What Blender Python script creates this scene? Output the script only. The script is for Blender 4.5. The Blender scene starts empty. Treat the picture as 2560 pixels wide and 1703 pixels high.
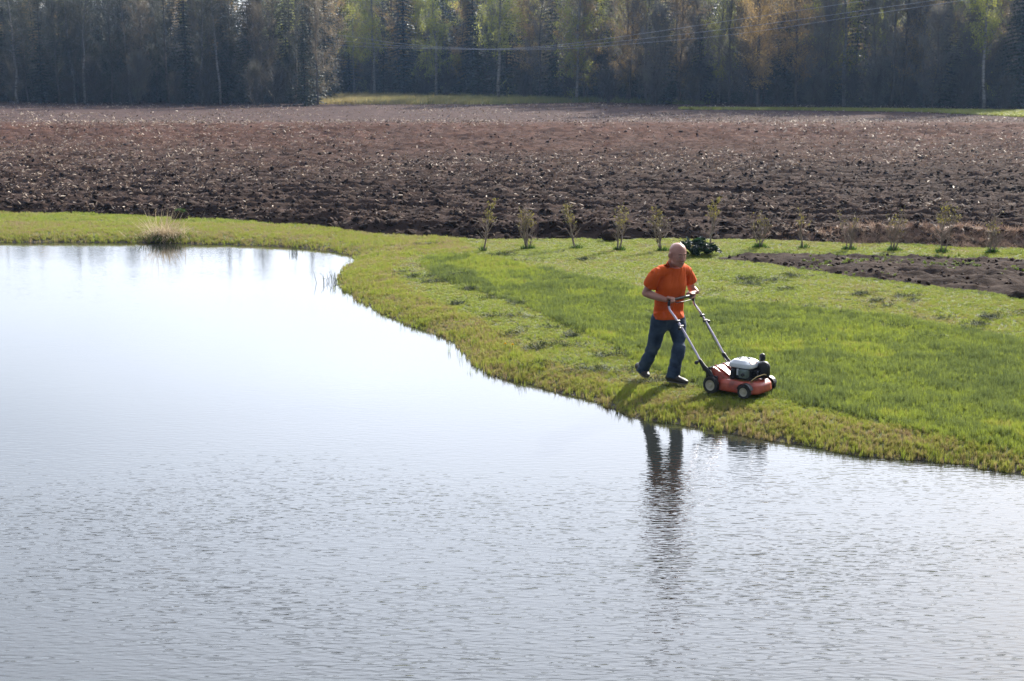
import bpy, bmesh, math, random
import numpy as np
from mathutils import Vector, Matrix, Quaternion

S = bpy.context.scene
COL = S.collection
R = math.radians
random.seed(7)
rng = np.random.default_rng(11)

# ------------------------------------------------------------------ camera
H = 3.67
F = 3555.0
PITCH = math.atan((851.5 - 170) / F)
cam_d = bpy.data.cameras.new('camera')
cam = bpy.data.objects.new('camera', cam_d)
COL.objects.link(cam)
cam.location = (0, 0, H)
cam.rotation_euler = (math.pi / 2 - PITCH, 0, 0)
cam_d.sensor_width = 36
cam_d.lens = 36 * F / 2560
cam_d.clip_start = 0.1
cam_d.clip_end = 3000
S.camera = cam
cam_d.dof.use_dof = True
cam_d.dof.focus_distance = 16.2
cam_d.dof.aperture_fstop = 5.0

# ------------------------------------------------------------------ light
SUN_AZ, SUN_EL = 32.0, 30.0
world = bpy.data.worlds.new('World')
S.world = world
world.use_nodes = True
wn = world.node_tree.nodes
wl = world.node_tree.links
wn.clear()
sky = wn.new('ShaderNodeTexSky')
sky.sky_type = 'NISHITA'
sky.sun_disc = False
sky.sun_elevation = R(SUN_EL)
sky.sun_rotation = R(SUN_AZ)
sky.air_density = 1.0
sky.dust_density = 2.0
sky.ozone_density = 1.0
tcw = wn.new('ShaderNodeTexCoord')
mpw = wn.new('ShaderNodeMapping')
mpw.inputs['Scale'].default_value = (1.0, 1.0, 3.2)
nzw = wn.new('ShaderNodeTexNoise')
nzw.inputs['Scale'].default_value = 2.1
nzw.inputs['Detail'].default_value = 6
nzw.inputs['Roughness'].default_value = 0.55
rpw = wn.new('ShaderNodeMapRange')
rpw.inputs['From Min'].default_value = 0.36
rpw.inputs['From Max'].default_value = 0.72
rpw.inputs['To Min'].default_value = 0.55
rpw.inputs['To Max'].default_value = 0.88
mixw = wn.new('ShaderNodeMix')
mixw.data_type = 'RGBA'
# thin cloud is bright towards the sun and low in the sky, thin and dull overhead and behind
def wmath(op, a, b_=0.0, c_=0.0):
    x = wn.new('ShaderNodeMath'); x.operation = op
    for k_, vv in enumerate((a, b_, c_)):
        if isinstance(vv, (int, float)): x.inputs[k_].default_value = vv
        else: wl.new(vv, x.inputs[k_])
    return x.outputs[0]
dotw = wn.new('ShaderNodeVectorMath'); dotw.operation = 'DOT_PRODUCT'
nrw = wn.new('ShaderNodeVectorMath'); nrw.operation = 'NORMALIZE'
wl.new(tcw.outputs['Generated'], nrw.inputs[0])
wl.new(nrw.outputs['Vector'], dotw.inputs[0])
dotw.inputs[1].default_value = (math.sin(R(7)) * .96, math.cos(R(7)) * .95, 0.32)
glow = wmath('POWER', wmath('MAXIMUM', dotw.outputs['Value'], 0.0), 3.0)
glow = wmath('MULTIPLY_ADD', glow, 18.8, 1.7)
gcol = wn.new('ShaderNodeVectorMath'); gcol.operation = 'SCALE'
gcol.inputs[0].default_value = (0.915, 0.985, 1.13)
sepw = wn.new('ShaderNodeSeparateXYZ'); wl.new(nrw.outputs['Vector'], sepw.inputs[0])
glow = wmath('MULTIPLY', glow, wmath('MULTIPLY_ADD', wmath('MINIMUM', wmath('MAXIMUM', sepw.outputs['Z'], 0.0), 0.5), 2.35, 0.42))
wl.new(glow, gcol.inputs['Scale'])
wl.new(gcol.outputs['Vector'], mixw.inputs['B'])
bgw = wn.new('ShaderNodeBackground')
bgw.inputs['Strength'].default_value = 0.1
ow = wn.new('ShaderNodeOutputWorld')
wl.new(tcw.outputs['Generated'], mpw.inputs['Vector'])
wl.new(mpw.outputs['Vector'], nzw.inputs['Vector'])
wl.new(nzw.outputs['Fac'], rpw.inputs['Value'])
wl.new(rpw.outputs['Result'], mixw.inputs['Factor'])
wl.new(sky.outputs['Color'], mixw.inputs['A'])
wl.new(mixw.outputs['Result'], bgw.inputs['Color'])
wl.new(bgw.outputs['Background'], ow.inputs['Surface'])

sun_d = bpy.data.lights.new('sun', 'SUN')
sun_d.energy = 5.0
sun_d.angle = R(0.6)
sun_d.color = (1.0, 0.93, 0.80)
sun = bpy.data.objects.new('sun', sun_d)
COL.objects.link(sun)
SUNV = Vector((math.sin(R(SUN_AZ)) * math.cos(R(SUN_EL)), math.cos(R(SUN_AZ)) * math.cos(R(SUN_EL)), math.sin(R(SUN_EL))))
sun.rotation_euler = SUNV.to_track_quat('Z', 'Y').to_euler()
sun.location = (30, 60, 60)

S.view_settings.view_transform = 'Standard'
S.view_settings.look = 'None'
S.view_settings.exposure = 1.22
S.view_settings.gamma = 1.0
S.view_settings.use_curve_mapping = False
S.render.engine = 'CYCLES'
S.cycles.max_bounces = 8
S.cycles.transparent_max_bounces = 8
S.cycles.volume_bounces = 0
S.cycles.volume_step_rate = 4.0

# ------------------------------------------------------------------ geometry of the view -> ground
FW = Vector((0, math.cos(PITCH), -math.sin(PITCH)))
UP = Vector((0, math.sin(PITCH), math.cos(PITCH)))
def ray(px, py):
    return FW + Vector((1, 0, 0)) * ((px - 1280) / F) - UP * ((py - 851.5) / F)
def G(px, py, z=0.14):
    d = ray(px, py)
    t = (z - H) / d.z
    return Vector((0, 0, H)) + d * t
def P(px, py, Y):
    d = ray(px, py)
    return Vector((0, 0, H)) + d * (Y / d.y)

# ------------------------------------------------------------------ tags
def tag(o, label=None, cat=None, group=None, kind=None):
    if label: o['label'] = label
    if cat: o['category'] = cat
    if group: o['group'] = group
    if kind: o['kind'] = kind
    return o
def empty(name, loc=(0, 0, 0), rz=0.0, label=None, cat=None, group=None):
    o = bpy.data.objects.new(name, None)
    o.empty_display_size = 0.2
    o.location = loc
    o.rotation_euler = (0, 0, rz)
    COL.objects.link(o)
    return tag(o, label, cat, group)
def link(name, me, mat=None, parent=None, smooth=False):
    o = bpy.data.objects.new(name, me)
    if mat is not None:
        me.materials.clear()
        for m in (mat if isinstance(mat, (list, tuple)) else [mat]):
            me.materials.append(m)
    if smooth:
        me.polygons.foreach_set('use_smooth', [True] * len(me.polygons))
    COL.objects.link(o)
    if parent is not None:
        o.parent = parent
    return o
def mesh_np(name, verts, quads=None, tris=None, smooth=False):
    me = bpy.data.meshes.new(name)
    verts = np.asarray(verts, dtype=np.float32)
    nq = 0 if quads is None else len(quads)
    nt = 0 if tris is None else len(tris)
    me.vertices.add(len(verts))
    me.vertices.foreach_set('co', verts.ravel())
    loops = []
    starts = []
    if nq:
        loops.append(np.asarray(quads, dtype=np.int32).ravel())
        starts.append(np.arange(nq, dtype=np.int32) * 4)
    if nt:
        loops.append(np.asarray(tris, dtype=np.int32).ravel())
        starts.append(nq * 4 + np.arange(nt, dtype=np.int32) * 3)
    if loops:
        lp = np.concatenate(loops)
        me.loops.add(len(lp))
        me.loops.foreach_set('vertex_index', lp)
        me.polygons.add(nq + nt)
        me.polygons.foreach_set('loop_start', np.concatenate(starts))
        if smooth:
            me.polygons.foreach_set('use_smooth', np.ones(nq + nt, dtype=bool))
    me.update(calc_edges=True)
    me.validate()
    return me
def mesh_bm(name, bm):
    me = bpy.data.meshes.new(name)
    bmesh.ops.recalc_face_normals(bm, faces=bm.faces)
    bm.to_mesh(me)
    bm.free()
    return me

# ------------------------------------------------------------------ noise
def _hash(ix, iy, seed):
    h = (ix.astype(np.int64) * 374761393 + iy.astype(np.int64) * 668265263 + seed * 974634777) & 0xffffffff
    h = ((h ^ (h >> 13)) * 1274126177) & 0xffffffff
    h = h ^ (h >> 16)
    return (h & 0xffffff) / float(0xffffff)
def vnoise(x, y, seed=0):
    ix = np.floor(x); iy = np.floor(y)
    fx = x - ix; fy = y - iy
    fx = fx * fx * (3 - 2 * fx); fy = fy * fy * (3 - 2 * fy)
    a = _hash(ix, iy, seed); b = _hash(ix + 1, iy, seed)
    c = _hash(ix, iy + 1, seed); d = _hash(ix + 1, iy + 1, seed)
    return (a * (1 - fx) + b * fx) * (1 - fy) + (c * (1 - fx) + d * fx) * fy
def fbm(x, y, seed=0, octaves=4, gain=0.5):
    s = 0; a = 1; t = 0
    for k in range(octaves):
        s = s + a * vnoise(x * 2 ** k, y * 2 ** k, seed + k * 17)
        t += a; a *= gain
    return s / t
def billow(x, y, seed=0, octaves=3):
    s = 0; a = 1; t = 0
    for k in range(octaves):
        n = np.abs(vnoise(x * 2 ** k, y * 2 ** k, seed + 31 * k) * 2 - 1)
        s = s + a * (1 - n); t += a; a *= 0.55
    return s / t

# ------------------------------------------------------------------ materials
def new_mat(name):
    m = bpy.data.materials.new(name)
    m.use_nodes = True
    nt = m.node_tree
    return m, nt, nt.nodes['Principled BSDF'], nt.nodes['Material Output']
def col(c):
    return (c[0], c[1], c[2], 1.0)
def noise_mat(name, cols, scale=5, rough=0.8, bump=0.0, bscale=20, detail=5, spec=0.3, metallic=0.0, coords='Object', mscale=(1, 1, 1), bdist=0.01, subsurface=0.0):
    """cols = colours spread over a noise ramp"""
    m, nt, b, out = new_mat(name)
    n = nt.nodes; l = nt.links
    tc = n.new('ShaderNodeTexCoord'); mp = n.new('ShaderNodeMapping')
    mp.inputs['Scale'].default_value = mscale
    l.new(tc.outputs[coords], mp.inputs['Vector'])
    nz = n.new('ShaderNodeTexNoise')
    nz.inputs['Scale'].default_value = scale
    nz.inputs['Detail'].default_value = detail
    l.new(mp.outputs['Vector'], nz.inputs['Vector'])
    cr = n.new('ShaderNodeValToRGB')
    el = cr.color_ramp.elements
    k = len(cols)
    el[0].position = 0.32; el[0].color = col(cols[0])
    el[1].position = 0.68; el[1].color = col(cols[-1])
    for i in range(1, k - 1):
        e = el.new(0.32 + 0.36 * i / (k - 1)); e.color = col(cols[i])
    l.new(nz.outputs['Fac'], cr.inputs['Fac'])
    l.new(cr.outputs['Color'], b.inputs['Base Color'])
    b.inputs['Roughness'].default_value = rough
    b.inputs['Specular IOR Level'].default_value = spec
    b.inputs['Metallic'].default_value = metallic
    if subsurface:
        b.inputs['Subsurface Weight'].default_value = subsurface
        b.inputs['Subsurface Radius'].default_value = (0.02, 0.008, 0.004)
    if bump:
        n2 = n.new('ShaderNodeTexNoise')
        n2.inputs['Scale'].default_value = bscale
        n2.inputs['Detail'].default_value = 6
        l.new(mp.outputs['Vector'], n2.inputs['Vector'])
        bp = n.new('ShaderNodeBump')
        bp.inputs['Strength'].default_value = bump
        bp.inputs['Distance'].default_value = bdist
        l.new(n2.outputs['Fac'], bp.inputs['Height'])
        l.new(bp.outputs['Normal'], b.inputs['Normal'])
    return m
def leaf_mat(name, cols, trans=0.5, rough=0.55, instancer=False, pos_scale=0.8, spec=0.3):
    """leaf colours vary per leaf, per instance and slowly over the ground; light shines through"""
    m, nt, b, out = new_mat(name)
    n = nt.nodes; l = nt.links
    cr = n.new('ShaderNodeValToRGB')
    el = cr.color_ramp.elements
    k = len(cols)
    el[0].position = 0.0; el[0].color = col(cols[0])
    el[1].position = 1.0; el[1].color = col(cols[-1])
    for i in range(1, k - 1):
        e = el.new(i / (k - 1)); e.color = col(cols[i])
    if instancer:
        at = n.new('ShaderNodeAttribute'); at.attribute_type = 'INSTANCER'; at.attribute_name = 'tint'
        l.new(at.outputs['Fac'], cr.inputs['Fac'])
    else:
        geo = n.new('ShaderNodeNewGeometry')
        nz = n.new('ShaderNodeTexNoise'); nz.inputs['Scale'].default_value = pos_scale
        nz.inputs['Detail'].default_value = 2
        l.new(geo.outputs['Position'], nz.inputs['Vector'])
        mr = n.new('ShaderNodeMapRange'); mr.inputs['From Min'].default_value = 0.3; mr.inputs['From Max'].default_value = 0.7
        l.new(nz.outputs['Fac'], mr.inputs['Value'])
        mx = n.new('ShaderNodeMath'); mx.operation = 'MULTIPLY'; mx.inputs[1].default_value = 0.5
        l.new(geo.outputs['Random Per Island'], mx.inputs[0])
        ad = n.new('ShaderNodeMath'); ad.operation = 'MULTIPLY_ADD'; ad.inputs[1].default_value = 0.5
        l.new(mr.outputs['Result'], ad.inputs[0]); l.new(mx.outputs[0], ad.inputs[2])
        l.new(ad.outputs[0], cr.inputs['Fac'])
    l.new(cr.outputs['Color'], b.inputs['Base Color'])
    b.inputs['Roughness'].default_value = rough
    b.inputs['Specular IOR Level'].default_value = spec
    tr = n.new('ShaderNodeBsdfTranslucent')
    l.new(cr.outputs['Color'], tr.inputs['Color'])
    ms = n.new('ShaderNodeMixShader'); ms.inputs['Fac'].default_value = trans
    l.new(b.outputs['BSDF'], ms.inputs[1]); l.new(tr.outputs['BSDF'], ms.inputs[2])
    l.new(ms.outputs['Shader'], out.inputs['Surface'])
    return m

# ------------------------------------------------------------------ scatter by geometry nodes
LIB = {}
def proto_collection(name, meshes, mat):
    c = bpy.data.collections.new(name)
    for i, me in enumerate(meshes):
        me.materials.clear(); me.materials.append(mat)
        o = bpy.data.objects.new('%s.%03d' % (name, i), me)
        c.objects.link(o)
    return c
def scatter(name, pts, rot, scl, idx, tint, coll, label, cat):
    n = len(pts)
    me = bpy.data.meshes.new(name)
    me.vertices.add(n)
    me.vertices.foreach_set('co', np.asarray(pts, np.float32).ravel())
    for nm, ty, arr, key in (('rot', 'FLOAT_VECTOR', rot, 'vector'), ('scl', 'FLOAT_VECTOR', scl, 'vector'),
                             ('idx', 'INT', idx, 'value'), ('tint', 'FLOAT', tint, 'value')):
        a = me.attributes.new(nm, ty, 'POINT')
        dt = np.int32 if ty == 'INT' else np.float32
        a.data.foreach_set(key, np.ascontiguousarray(np.asarray(arr), dtype=dt).ravel())
    o = bpy.data.objects.new(name, me)
    COL.objects.link(o)
    g = bpy.data.node_groups.new(name + '_scatter', 'GeometryNodeTree')
    g.interface.new_socket('Geometry', in_out='INPUT', socket_type='NodeSocketGeometry')
    g.interface.new_socket('Geometry', in_out='OUTPUT', socket_type='NodeSocketGeometry')
    N = g.nodes; L = g.links
    gi = N.new('NodeGroupInput'); go = N.new('NodeGroupOutput')
    ci = N.new('GeometryNodeCollectionInfo')
    ci.inputs['Collection'].default_value = coll
    ci.inputs['Separate Children'].default_value = True
    ci.inputs['Reset Children'].default_value = True
    ip = N.new('GeometryNodeInstanceOnPoints')
    ip.inputs['Pick Instance'].default_value = True
    def na(nm, ty):
        x = N.new('GeometryNodeInputNamedAttribute'); x.data_type = ty
        x.inputs['Name'].default_value = nm
        return x.outputs['Attribute']
    L.new(gi.outputs[0], ip.inputs['Points'])
    L.new(ci.outputs[0], ip.inputs['Instance'])
    L.new(na('idx', 'INT'), ip.inputs['Instance Index'])
    L.new(na('rot', 'FLOAT_VECTOR'), ip.inputs['Rotation'])
    L.new(na('scl', 'FLOAT_VECTOR'), ip.inputs['Scale'])
    L.new(ip.outputs[0], go.inputs[0])
    md = o.modifiers.new('scatter', 'NODES')
    md.node_group = g
    tag(o, label, cat, None, 'stuff')
    return o

# ------------------------------------------------------------------ shoreline and zones (ground plan)
def pl(pts, z=0.0, s=1.0):
    return np.array([list(G(x * s, y * s, z))[:2] for x, y in pts])
K = 2560 / 2357
shore_px = [(-700, 600), (0, 604), (360, 606), (600, 611), (750, 619), (850, 632), (905, 650), (880, 668), (858, 690), (869, 720), (934, 764), (1032, 807),
            (1140, 856), (1195, 908), (1303, 952), (1430, 985), (1520, 1003), (1596, 1040), (1738, 1068), (1911, 1095), (2172, 1133), (2560, 1176)]
shore = pl(shore_px, 0.0)
# the pond goes on out of view on the left, behind the camera and to the right
ext_r = np.array([[6.5, 11.0], [9.5, 8.5], [12, 5], [13, 0], [12, -6]])
ext_l = np.array([[-24, 28], [-30, 20], [-32, 8], [-30, -6]])
SHORE = np.concatenate([ext_l[::-1], shore, ext_r])

def smooth_line(p, n=6):
    out = []
    for i in range(len(p) - 1):
        p0 = p[max(i - 1, 0)]; p1 = p[i]; p2 = p[i + 1]; p3 = p[min(i + 2, len(p) - 1)]
        for k in range(n):
            t = k / n
            out.append(0.5 * ((2 * p1) + (-p0 + p2) * t + (2 * p0 - 5 * p1 + 4 * p2 - p3) * t * t + (-p0 + 3 * p1 - 3 * p2 + p3) * t ** 3))
    out.append(p[-1])
    return np.array(out)
def wobble(p, amp, seed):
    q = p.copy()
    s = np.concatenate([[0], np.cumsum(np.hypot(*np.diff(p, axis=0).T))])
    q[:, 0] += (fbm(s * 1.6, s * 0 + 3.3, seed, 4, 0.6) - 0.5) * amp
    q[:, 1] += (fbm(s * 1.6, s * 0 + 8.3, seed + 5, 4, 0.6) - 0.5) * amp
    return q
def resample(p, step):
    s = np.concatenate([[0], np.cumsum(np.hypot(*np.diff(p, axis=0).T))])
    t = np.arange(0, s[-1], step)
    return np.stack([np.interp(t, s, p[:, 0]), np.interp(t, s, p[:, 1])], 1)
SHORE_S = wobble(resample(smooth_line(SHORE, 6), 0.12), 0.35, 3)
POND = np.concatenate([SHORE_S, np.array([[0, -12]])])

def inside(px, py, poly):
    r = np.zeros(px.shape, bool)
    x0 = poly[:, 0]; y0 = poly[:, 1]
    x1 = np.roll(x0, -1); y1 = np.roll(y0, -1)
    for a, b, c, d in zip(x0, y0, x1, y1):
        if b == d: continue
        cond = ((b > py) != (d > py)) & (px < (c - a) * (py - b) / (d - b) + a)
        r ^= cond
    return r
def dist_line(px, py, line):
    best = np.full(px.shape, 1e9)
    for (a, b), (c, d) in zip(line[:-1], line[1:]):
        ex, ey = c - a, d - b
        L2 = ex * ex + ey * ey + 1e-12
        t = np.clip(((px - a) * ex + (py - b) * ey) / L2, 0, 1)
        best = np.minimum(best, (px - a - t * ex) ** 2 + (py - b - t * ey) ** 2)
    return np.sqrt(best)
# signed distance to the shore on a raster, then looked up bilinearly
GX = np.arange(-34, 34.01, 0.125); GY = np.arange(-8, 44.01, 0.125)
gx, gy = np.meshgrid(GX, GY)
SD = dist_line(gx, gy, resample(SHORE_S, 0.25)) * np.where(inside(gx, gy, POND), -1, 1)
def bil(T, x, y):
    fx = np.clip((x - GX[0]) / 0.125, 0, len(GX) - 1.001); fy = np.clip((y - GY[0]) / 0.125, 0, len(GY) - 1.001)
    ix = fx.astype(int); iy = fy.astype(int); fx = fx - ix; fy = fy - iy
    return (T[iy, ix] * (1 - fx) + T[iy, ix + 1] * fx) * (1 - fy) + (T[iy + 1, ix] * (1 - fx) + T[iy + 1, ix + 1] * fx) * fy
def sd(x, y): return bil(SD, x, y)

edge_px = [(-700, 522), (0, 532), (326, 541), (760, 565), (923, 583), (1151, 596), (1227, 600), (1629, 601), (1900, 606), (2200, 615), (2560, 628), (3300, 650)]
EDGE = wobble(resample(smooth_line(pl(edge_px, 0.16), 6), 0.3), 0.5, 9)
def edge_y(x):
    o = np.argsort(EDGE[:, 0])
    return np.interp(x, EDGE[o, 0], EDGE[o, 1])
bed_px = [(1760, 646), (1860, 636), (1950, 634), (2200, 641), (2560, 652), (3000, 662), (3000, 840), (2700, 782), (2560, 750), (2380, 727), (2200, 706), (2020, 680), (1900, 659), (1800, 651)]
BED = pl(bed_px, 0.16)
uncut_px = [(965, 600), (1010, 640), (1100, 668), (1200, 702), (1300, 745), (1400, 790), (1480, 835), (1560, 868), (1650, 900), (1790, 915), (1900, 940), (2100, 985), (2357, 1030), (2900, 1100),
            (2900, 850), (2357, 785), (2000, 725), (1800, 705), (1600, 690), (1400, 650), (1200, 610), (1100, 590), (1000, 585)]
UNCUT = pl(uncut_px, 0.15, K)
# mown swath right behind the mower
def lawn_z(x, y):
    d = sd(x, y)
    land = 0.015 + 0.125 * (1 - np.exp(-np.maximum(d, 0) / 0.35)) + 0.035 * (fbm(x * 0.9, y * 0.9, 4, 3) - 0.5) * np.clip(d / 1.0, 0, 1) \
        + 0.05 * np.clip((d - 1) / 10, 0, 1) + 0.035 * (fbm(x * 4.5, y * 4.5, 21, 2) - 0.5) * np.clip(d / 0.5, 0, 1)
    water = 0.015 + np.maximum(d, -3) * 0.22
    return np.where(d > 0, land, water)
RUFF = bil  # raster look-up

def soil_base(x, y):
    D = np.hypot(x * 0.35, y)
    return 0.20 + 0.10 * np.clip((D - 30) / 20, 0, 1) + 0.36 * np.exp(-((D - 80) / 9.0) ** 2) * 1.0 + 0.10 * np.exp(-((D - 120) / 30.0) ** 2)

# ------------------------------------------------------------------ SETTING
M_earth = noise_mat('dark_earth', [(0.035, 0.026, 0.020), (0.06, 0.045, 0.034)], 0.5, 0.95, 0.5, 6)
# one big base sheet out to the horizon, below pond bed and fields
v = [(-440, -60, -1.2), (440, -60, -1.2), (440, 540, -1.2), (-440, 540, -1.2)]
link('ground', mesh_np('ground', v, quads=[(0, 1, 2, 3)]), M_earth)['kind'] = 'structure'

# ---- lawn sheet
M_lawn = noise_mat('lawn_ground', [(0.045, 0.055, 0.014), (0.07, 0.085, 0.02), (0.10, 0.11, 0.028)], 3.0, 0.9, 0.6, 60)
_n = M_lawn.node_tree.nodes; _l = M_lawn.node_tree.links
_b = _n['Principled BSDF']; _src = _b.inputs['Base Color'].links[0].from_socket
_g = _n.new('ShaderNodeNewGeometry'); _s = _n.new('ShaderNodeSeparateXYZ'); _l.new(_g.outputs['Position'], _s.inputs[0])
_m = _n.new('ShaderNodeMapRange'); _m.inputs['From Min'].default_value = 0.02; _m.inputs['From Max'].default_value = 0.075
_l.new(_s.outputs['Z'], _m.inputs['Value'])
_x = _n.new('ShaderNodeMix'); _x.data_type = 'RGBA'; _x.inputs['A'].default_value = (0.035, 0.028, 0.018, 1)
_l.new(_m.outputs['Result'], _x.inputs['Factor']); _l.new(_src, _x.inputs['B']); _l.new(_x.outputs['Result'], _b.inputs['Base Color'])
lx = np.arange(-26, 24.01, 0.13); ly = np.arange(7, 38.5, 0.13)
X, Y = np.meshgrid(lx, ly)
Z = lawn_z(X, Y)
bedm = inside(X, Y, BED)
bedd = dist_line(X, Y, np.concatenate([BED, BED[:1]]))
Z = np.where(bedm, Z - 0.10 * np.clip(bedd / 0.25, 0, 1), Z)
ey = edge_y(X)
nx, ny = len(lx), len(ly)
I = np.arange(nx * ny).reshape(ny, nx)
q = np.stack([I[:-1, :-1], I[:-1, 1:], I[1:, 1:], I[1:, :-1]], -1).reshape(-1, 4)
sdv = sd(X, Y).ravel(); yv = (Y - ey).ravel()
keep = (sdv[q].max(1) > -1.6) & (yv[q].min(1) < 0.35)
lawn = link('lawn', mesh_np('lawn', np.stack([X, Y, Z], -1).reshape(-1, 3), quads=q[keep], smooth=True), M_lawn)
lawn['kind'] = 'structure'

# ---- water
m, nt, b, out = new_mat('pond_water')
n = nt.nodes; l = nt.links
b.inputs['Base Color'].default_value = (0.016, 0.018, 0.017, 1)
b.inputs['Roughness'].default_value = 0.012
b.inputs['IOR'].default_value = 1.34
b.inputs['Specular IOR Level'].default_value = 0.5
tc = n.new('ShaderNodeTexCoord')
def nmap(scale, rot):
    mp = n.new('ShaderNodeMapping'); mp.inputs['Scale'].default_value = scale; mp.inputs['Rotation'].default_value = (0, 0, R(rot))
    l.new(tc.outputs['Object'], mp.inputs['Vector']); return mp
def nnoise(mp, scale, detail, dist=0.0, rough=0.5):
    nz = n.new('ShaderNodeTexNoise'); nz.inputs['Scale'].default_value = scale; nz.inputs['Detail'].default_value = detail
    nz.inputs['Distortion'].default_value = dist; nz.inputs['Roughness'].default_value = rough
    l.new(mp.outputs['Vector'], nz.inputs['Vector']); return nz
def nm(op, a, bb):
    x = n.new('ShaderNodeMath'); x.operation = op
    for i, vv in enumerate((a, bb)):
        if isinstance(vv, (int, float)): x.inputs[i].default_value = vv
        else: l.new(vv, x.inputs[i])
    return x.outputs[0]
r1 = nnoise(nmap((0.42, 1.6, 1), 56), 15.0, 1.2, 0.3)
r2 = nnoise(nmap((0.45, 1.5, 1), 34), 24.0, 1.0, 0.2)
r3 = nnoise(nmap((0.5, 1.0, 1), 3), 3.0, 2.0, 0.2)
patch = nnoise(nmap((0.5, 0.9, 1), 20), 0.35, 3.0, 0.6)
sep = n.new('ShaderNodeSeparateXYZ'); l.new(tc.outputs['Object'], sep.inputs[0])
near = n.new('ShaderNodeMapRange'); near.interpolation_type = 'SMOOTHSTEP'
near.inputs['From Min'].default_value = 15.2; near.inputs['From Max'].default_value = 10.0
near.inputs['To Min'].default_value = 0.10; near.inputs['To Max'].default_value = 1.0
l.new(sep.outputs['Y'], near.inputs['Value'])
pm = n.new('ShaderNodeMapRange'); pm.inputs['From Min'].default_value = 0.35; pm.inputs['From Max'].default_value = 0.65
pm.inputs['To Min'].default_value = 0.55; pm.inputs['To Max'].default_value = 1.25
l.new(patch.outputs['Fac'], pm.inputs['Value'])
amp = nm('MULTIPLY', near.outputs['Result'], pm.outputs['Result'])
hh = nm('MULTIPLY', nm('ADD', nm('ADD', r1.outputs['Fac'], nm('MULTIPLY', r2.outputs['Fac'], 0.45)), nm('MULTIPLY', r3.outputs['Fac'], 0.55)), amp)
bp = n.new('ShaderNodeBump'); bp.inputs['Strength'].default_value = 1.0; bp.inputs['Distance'].default_value = 0.0072
l.new(hh, bp.inputs['Height']); l.new(bp.outputs['Normal'], b.inputs['Normal'])
M_water = m
water = link('water', mesh_np('water', [(-36, -12, 0), (18, -12, 0), (18, 34, 0), (-36, 34, 0)], quads=[(0, 1, 2, 3)]), M_water)
water['kind'] = 'structure'

# ---- soil sheets
def soil_mat(name, c0, c1, c2, fleck, far_c=None):
    m, nt, b, out = new_mat(name)
    n = nt.nodes; l = nt.links
    tc = n.new('ShaderNodeTexCoord')
    nz = n.new('ShaderNodeTexNoise'); nz.inputs['Scale'].default_value = 1.3; nz.inputs['Detail'].default_value = 8; nz.inputs['Roughness'].default_value = 0.7
    l.new(tc.outputs['Object'], nz.inputs['Vector'])
    cr = n.new('ShaderNodeValToRGB'); el = cr.color_ramp.elements
    el[0].position = 0.33; el[0].color = col(c0); el[1].position = 0.68; el[1].color = col(c2)
    e = el.new(0.5); e.color = col(c1)
    l.new(nz.outputs['Fac'], cr.inputs['Fac'])
    cur = cr.outputs['Color']
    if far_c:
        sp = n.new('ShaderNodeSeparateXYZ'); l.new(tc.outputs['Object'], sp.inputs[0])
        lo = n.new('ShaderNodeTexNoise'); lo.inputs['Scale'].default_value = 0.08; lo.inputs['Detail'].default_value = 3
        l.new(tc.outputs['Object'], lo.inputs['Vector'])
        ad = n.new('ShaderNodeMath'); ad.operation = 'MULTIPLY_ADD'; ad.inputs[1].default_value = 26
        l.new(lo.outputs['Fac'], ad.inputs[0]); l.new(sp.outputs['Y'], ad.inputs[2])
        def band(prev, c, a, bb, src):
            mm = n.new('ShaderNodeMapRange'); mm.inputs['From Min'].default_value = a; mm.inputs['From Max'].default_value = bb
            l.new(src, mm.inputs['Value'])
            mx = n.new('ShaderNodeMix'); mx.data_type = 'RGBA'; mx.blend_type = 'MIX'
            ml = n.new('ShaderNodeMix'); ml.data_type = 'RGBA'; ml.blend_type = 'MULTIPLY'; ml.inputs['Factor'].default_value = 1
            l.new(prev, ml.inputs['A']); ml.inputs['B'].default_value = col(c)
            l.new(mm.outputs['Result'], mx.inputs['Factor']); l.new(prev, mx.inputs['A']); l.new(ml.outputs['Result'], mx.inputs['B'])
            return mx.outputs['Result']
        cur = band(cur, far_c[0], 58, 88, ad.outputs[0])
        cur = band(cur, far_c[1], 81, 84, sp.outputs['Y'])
    l.new(cur, b.inputs['Base Color'])
    b.inputs['Roughness'].default_value = 1.0
    b.inputs['Specular IOR Level'].default_value = 0.05
    n2 = n.new('ShaderNodeTexNoise'); n2.inputs['Scale'].default_value = 14; n2.inputs['Detail'].default_value = 6; n2.inputs['Roughness'].default_value = 0.7
    l.new(tc.outputs['Object'], n2.inputs['Vector'])
    bp = n.new('ShaderNodeBump'); bp.inputs['Strength'].default_value = 0.9; bp.inputs['Distance'].default_value = 0.035
    l.new(n2.outputs['Fac'], bp.inputs['Height']); l.new(bp.outputs['Normal'], b.inputs['Normal'])
    return m
M_soil = soil_mat('ploughed_soil', (0.022, 0.0135, 0.0115), (0.037, 0.0235, 0.019), (0.064, 0.042, 0.035), 0.3, far_c=[(1.75, 1.4, 1.28), (0.85, 1.05, 1.25)])

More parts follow.
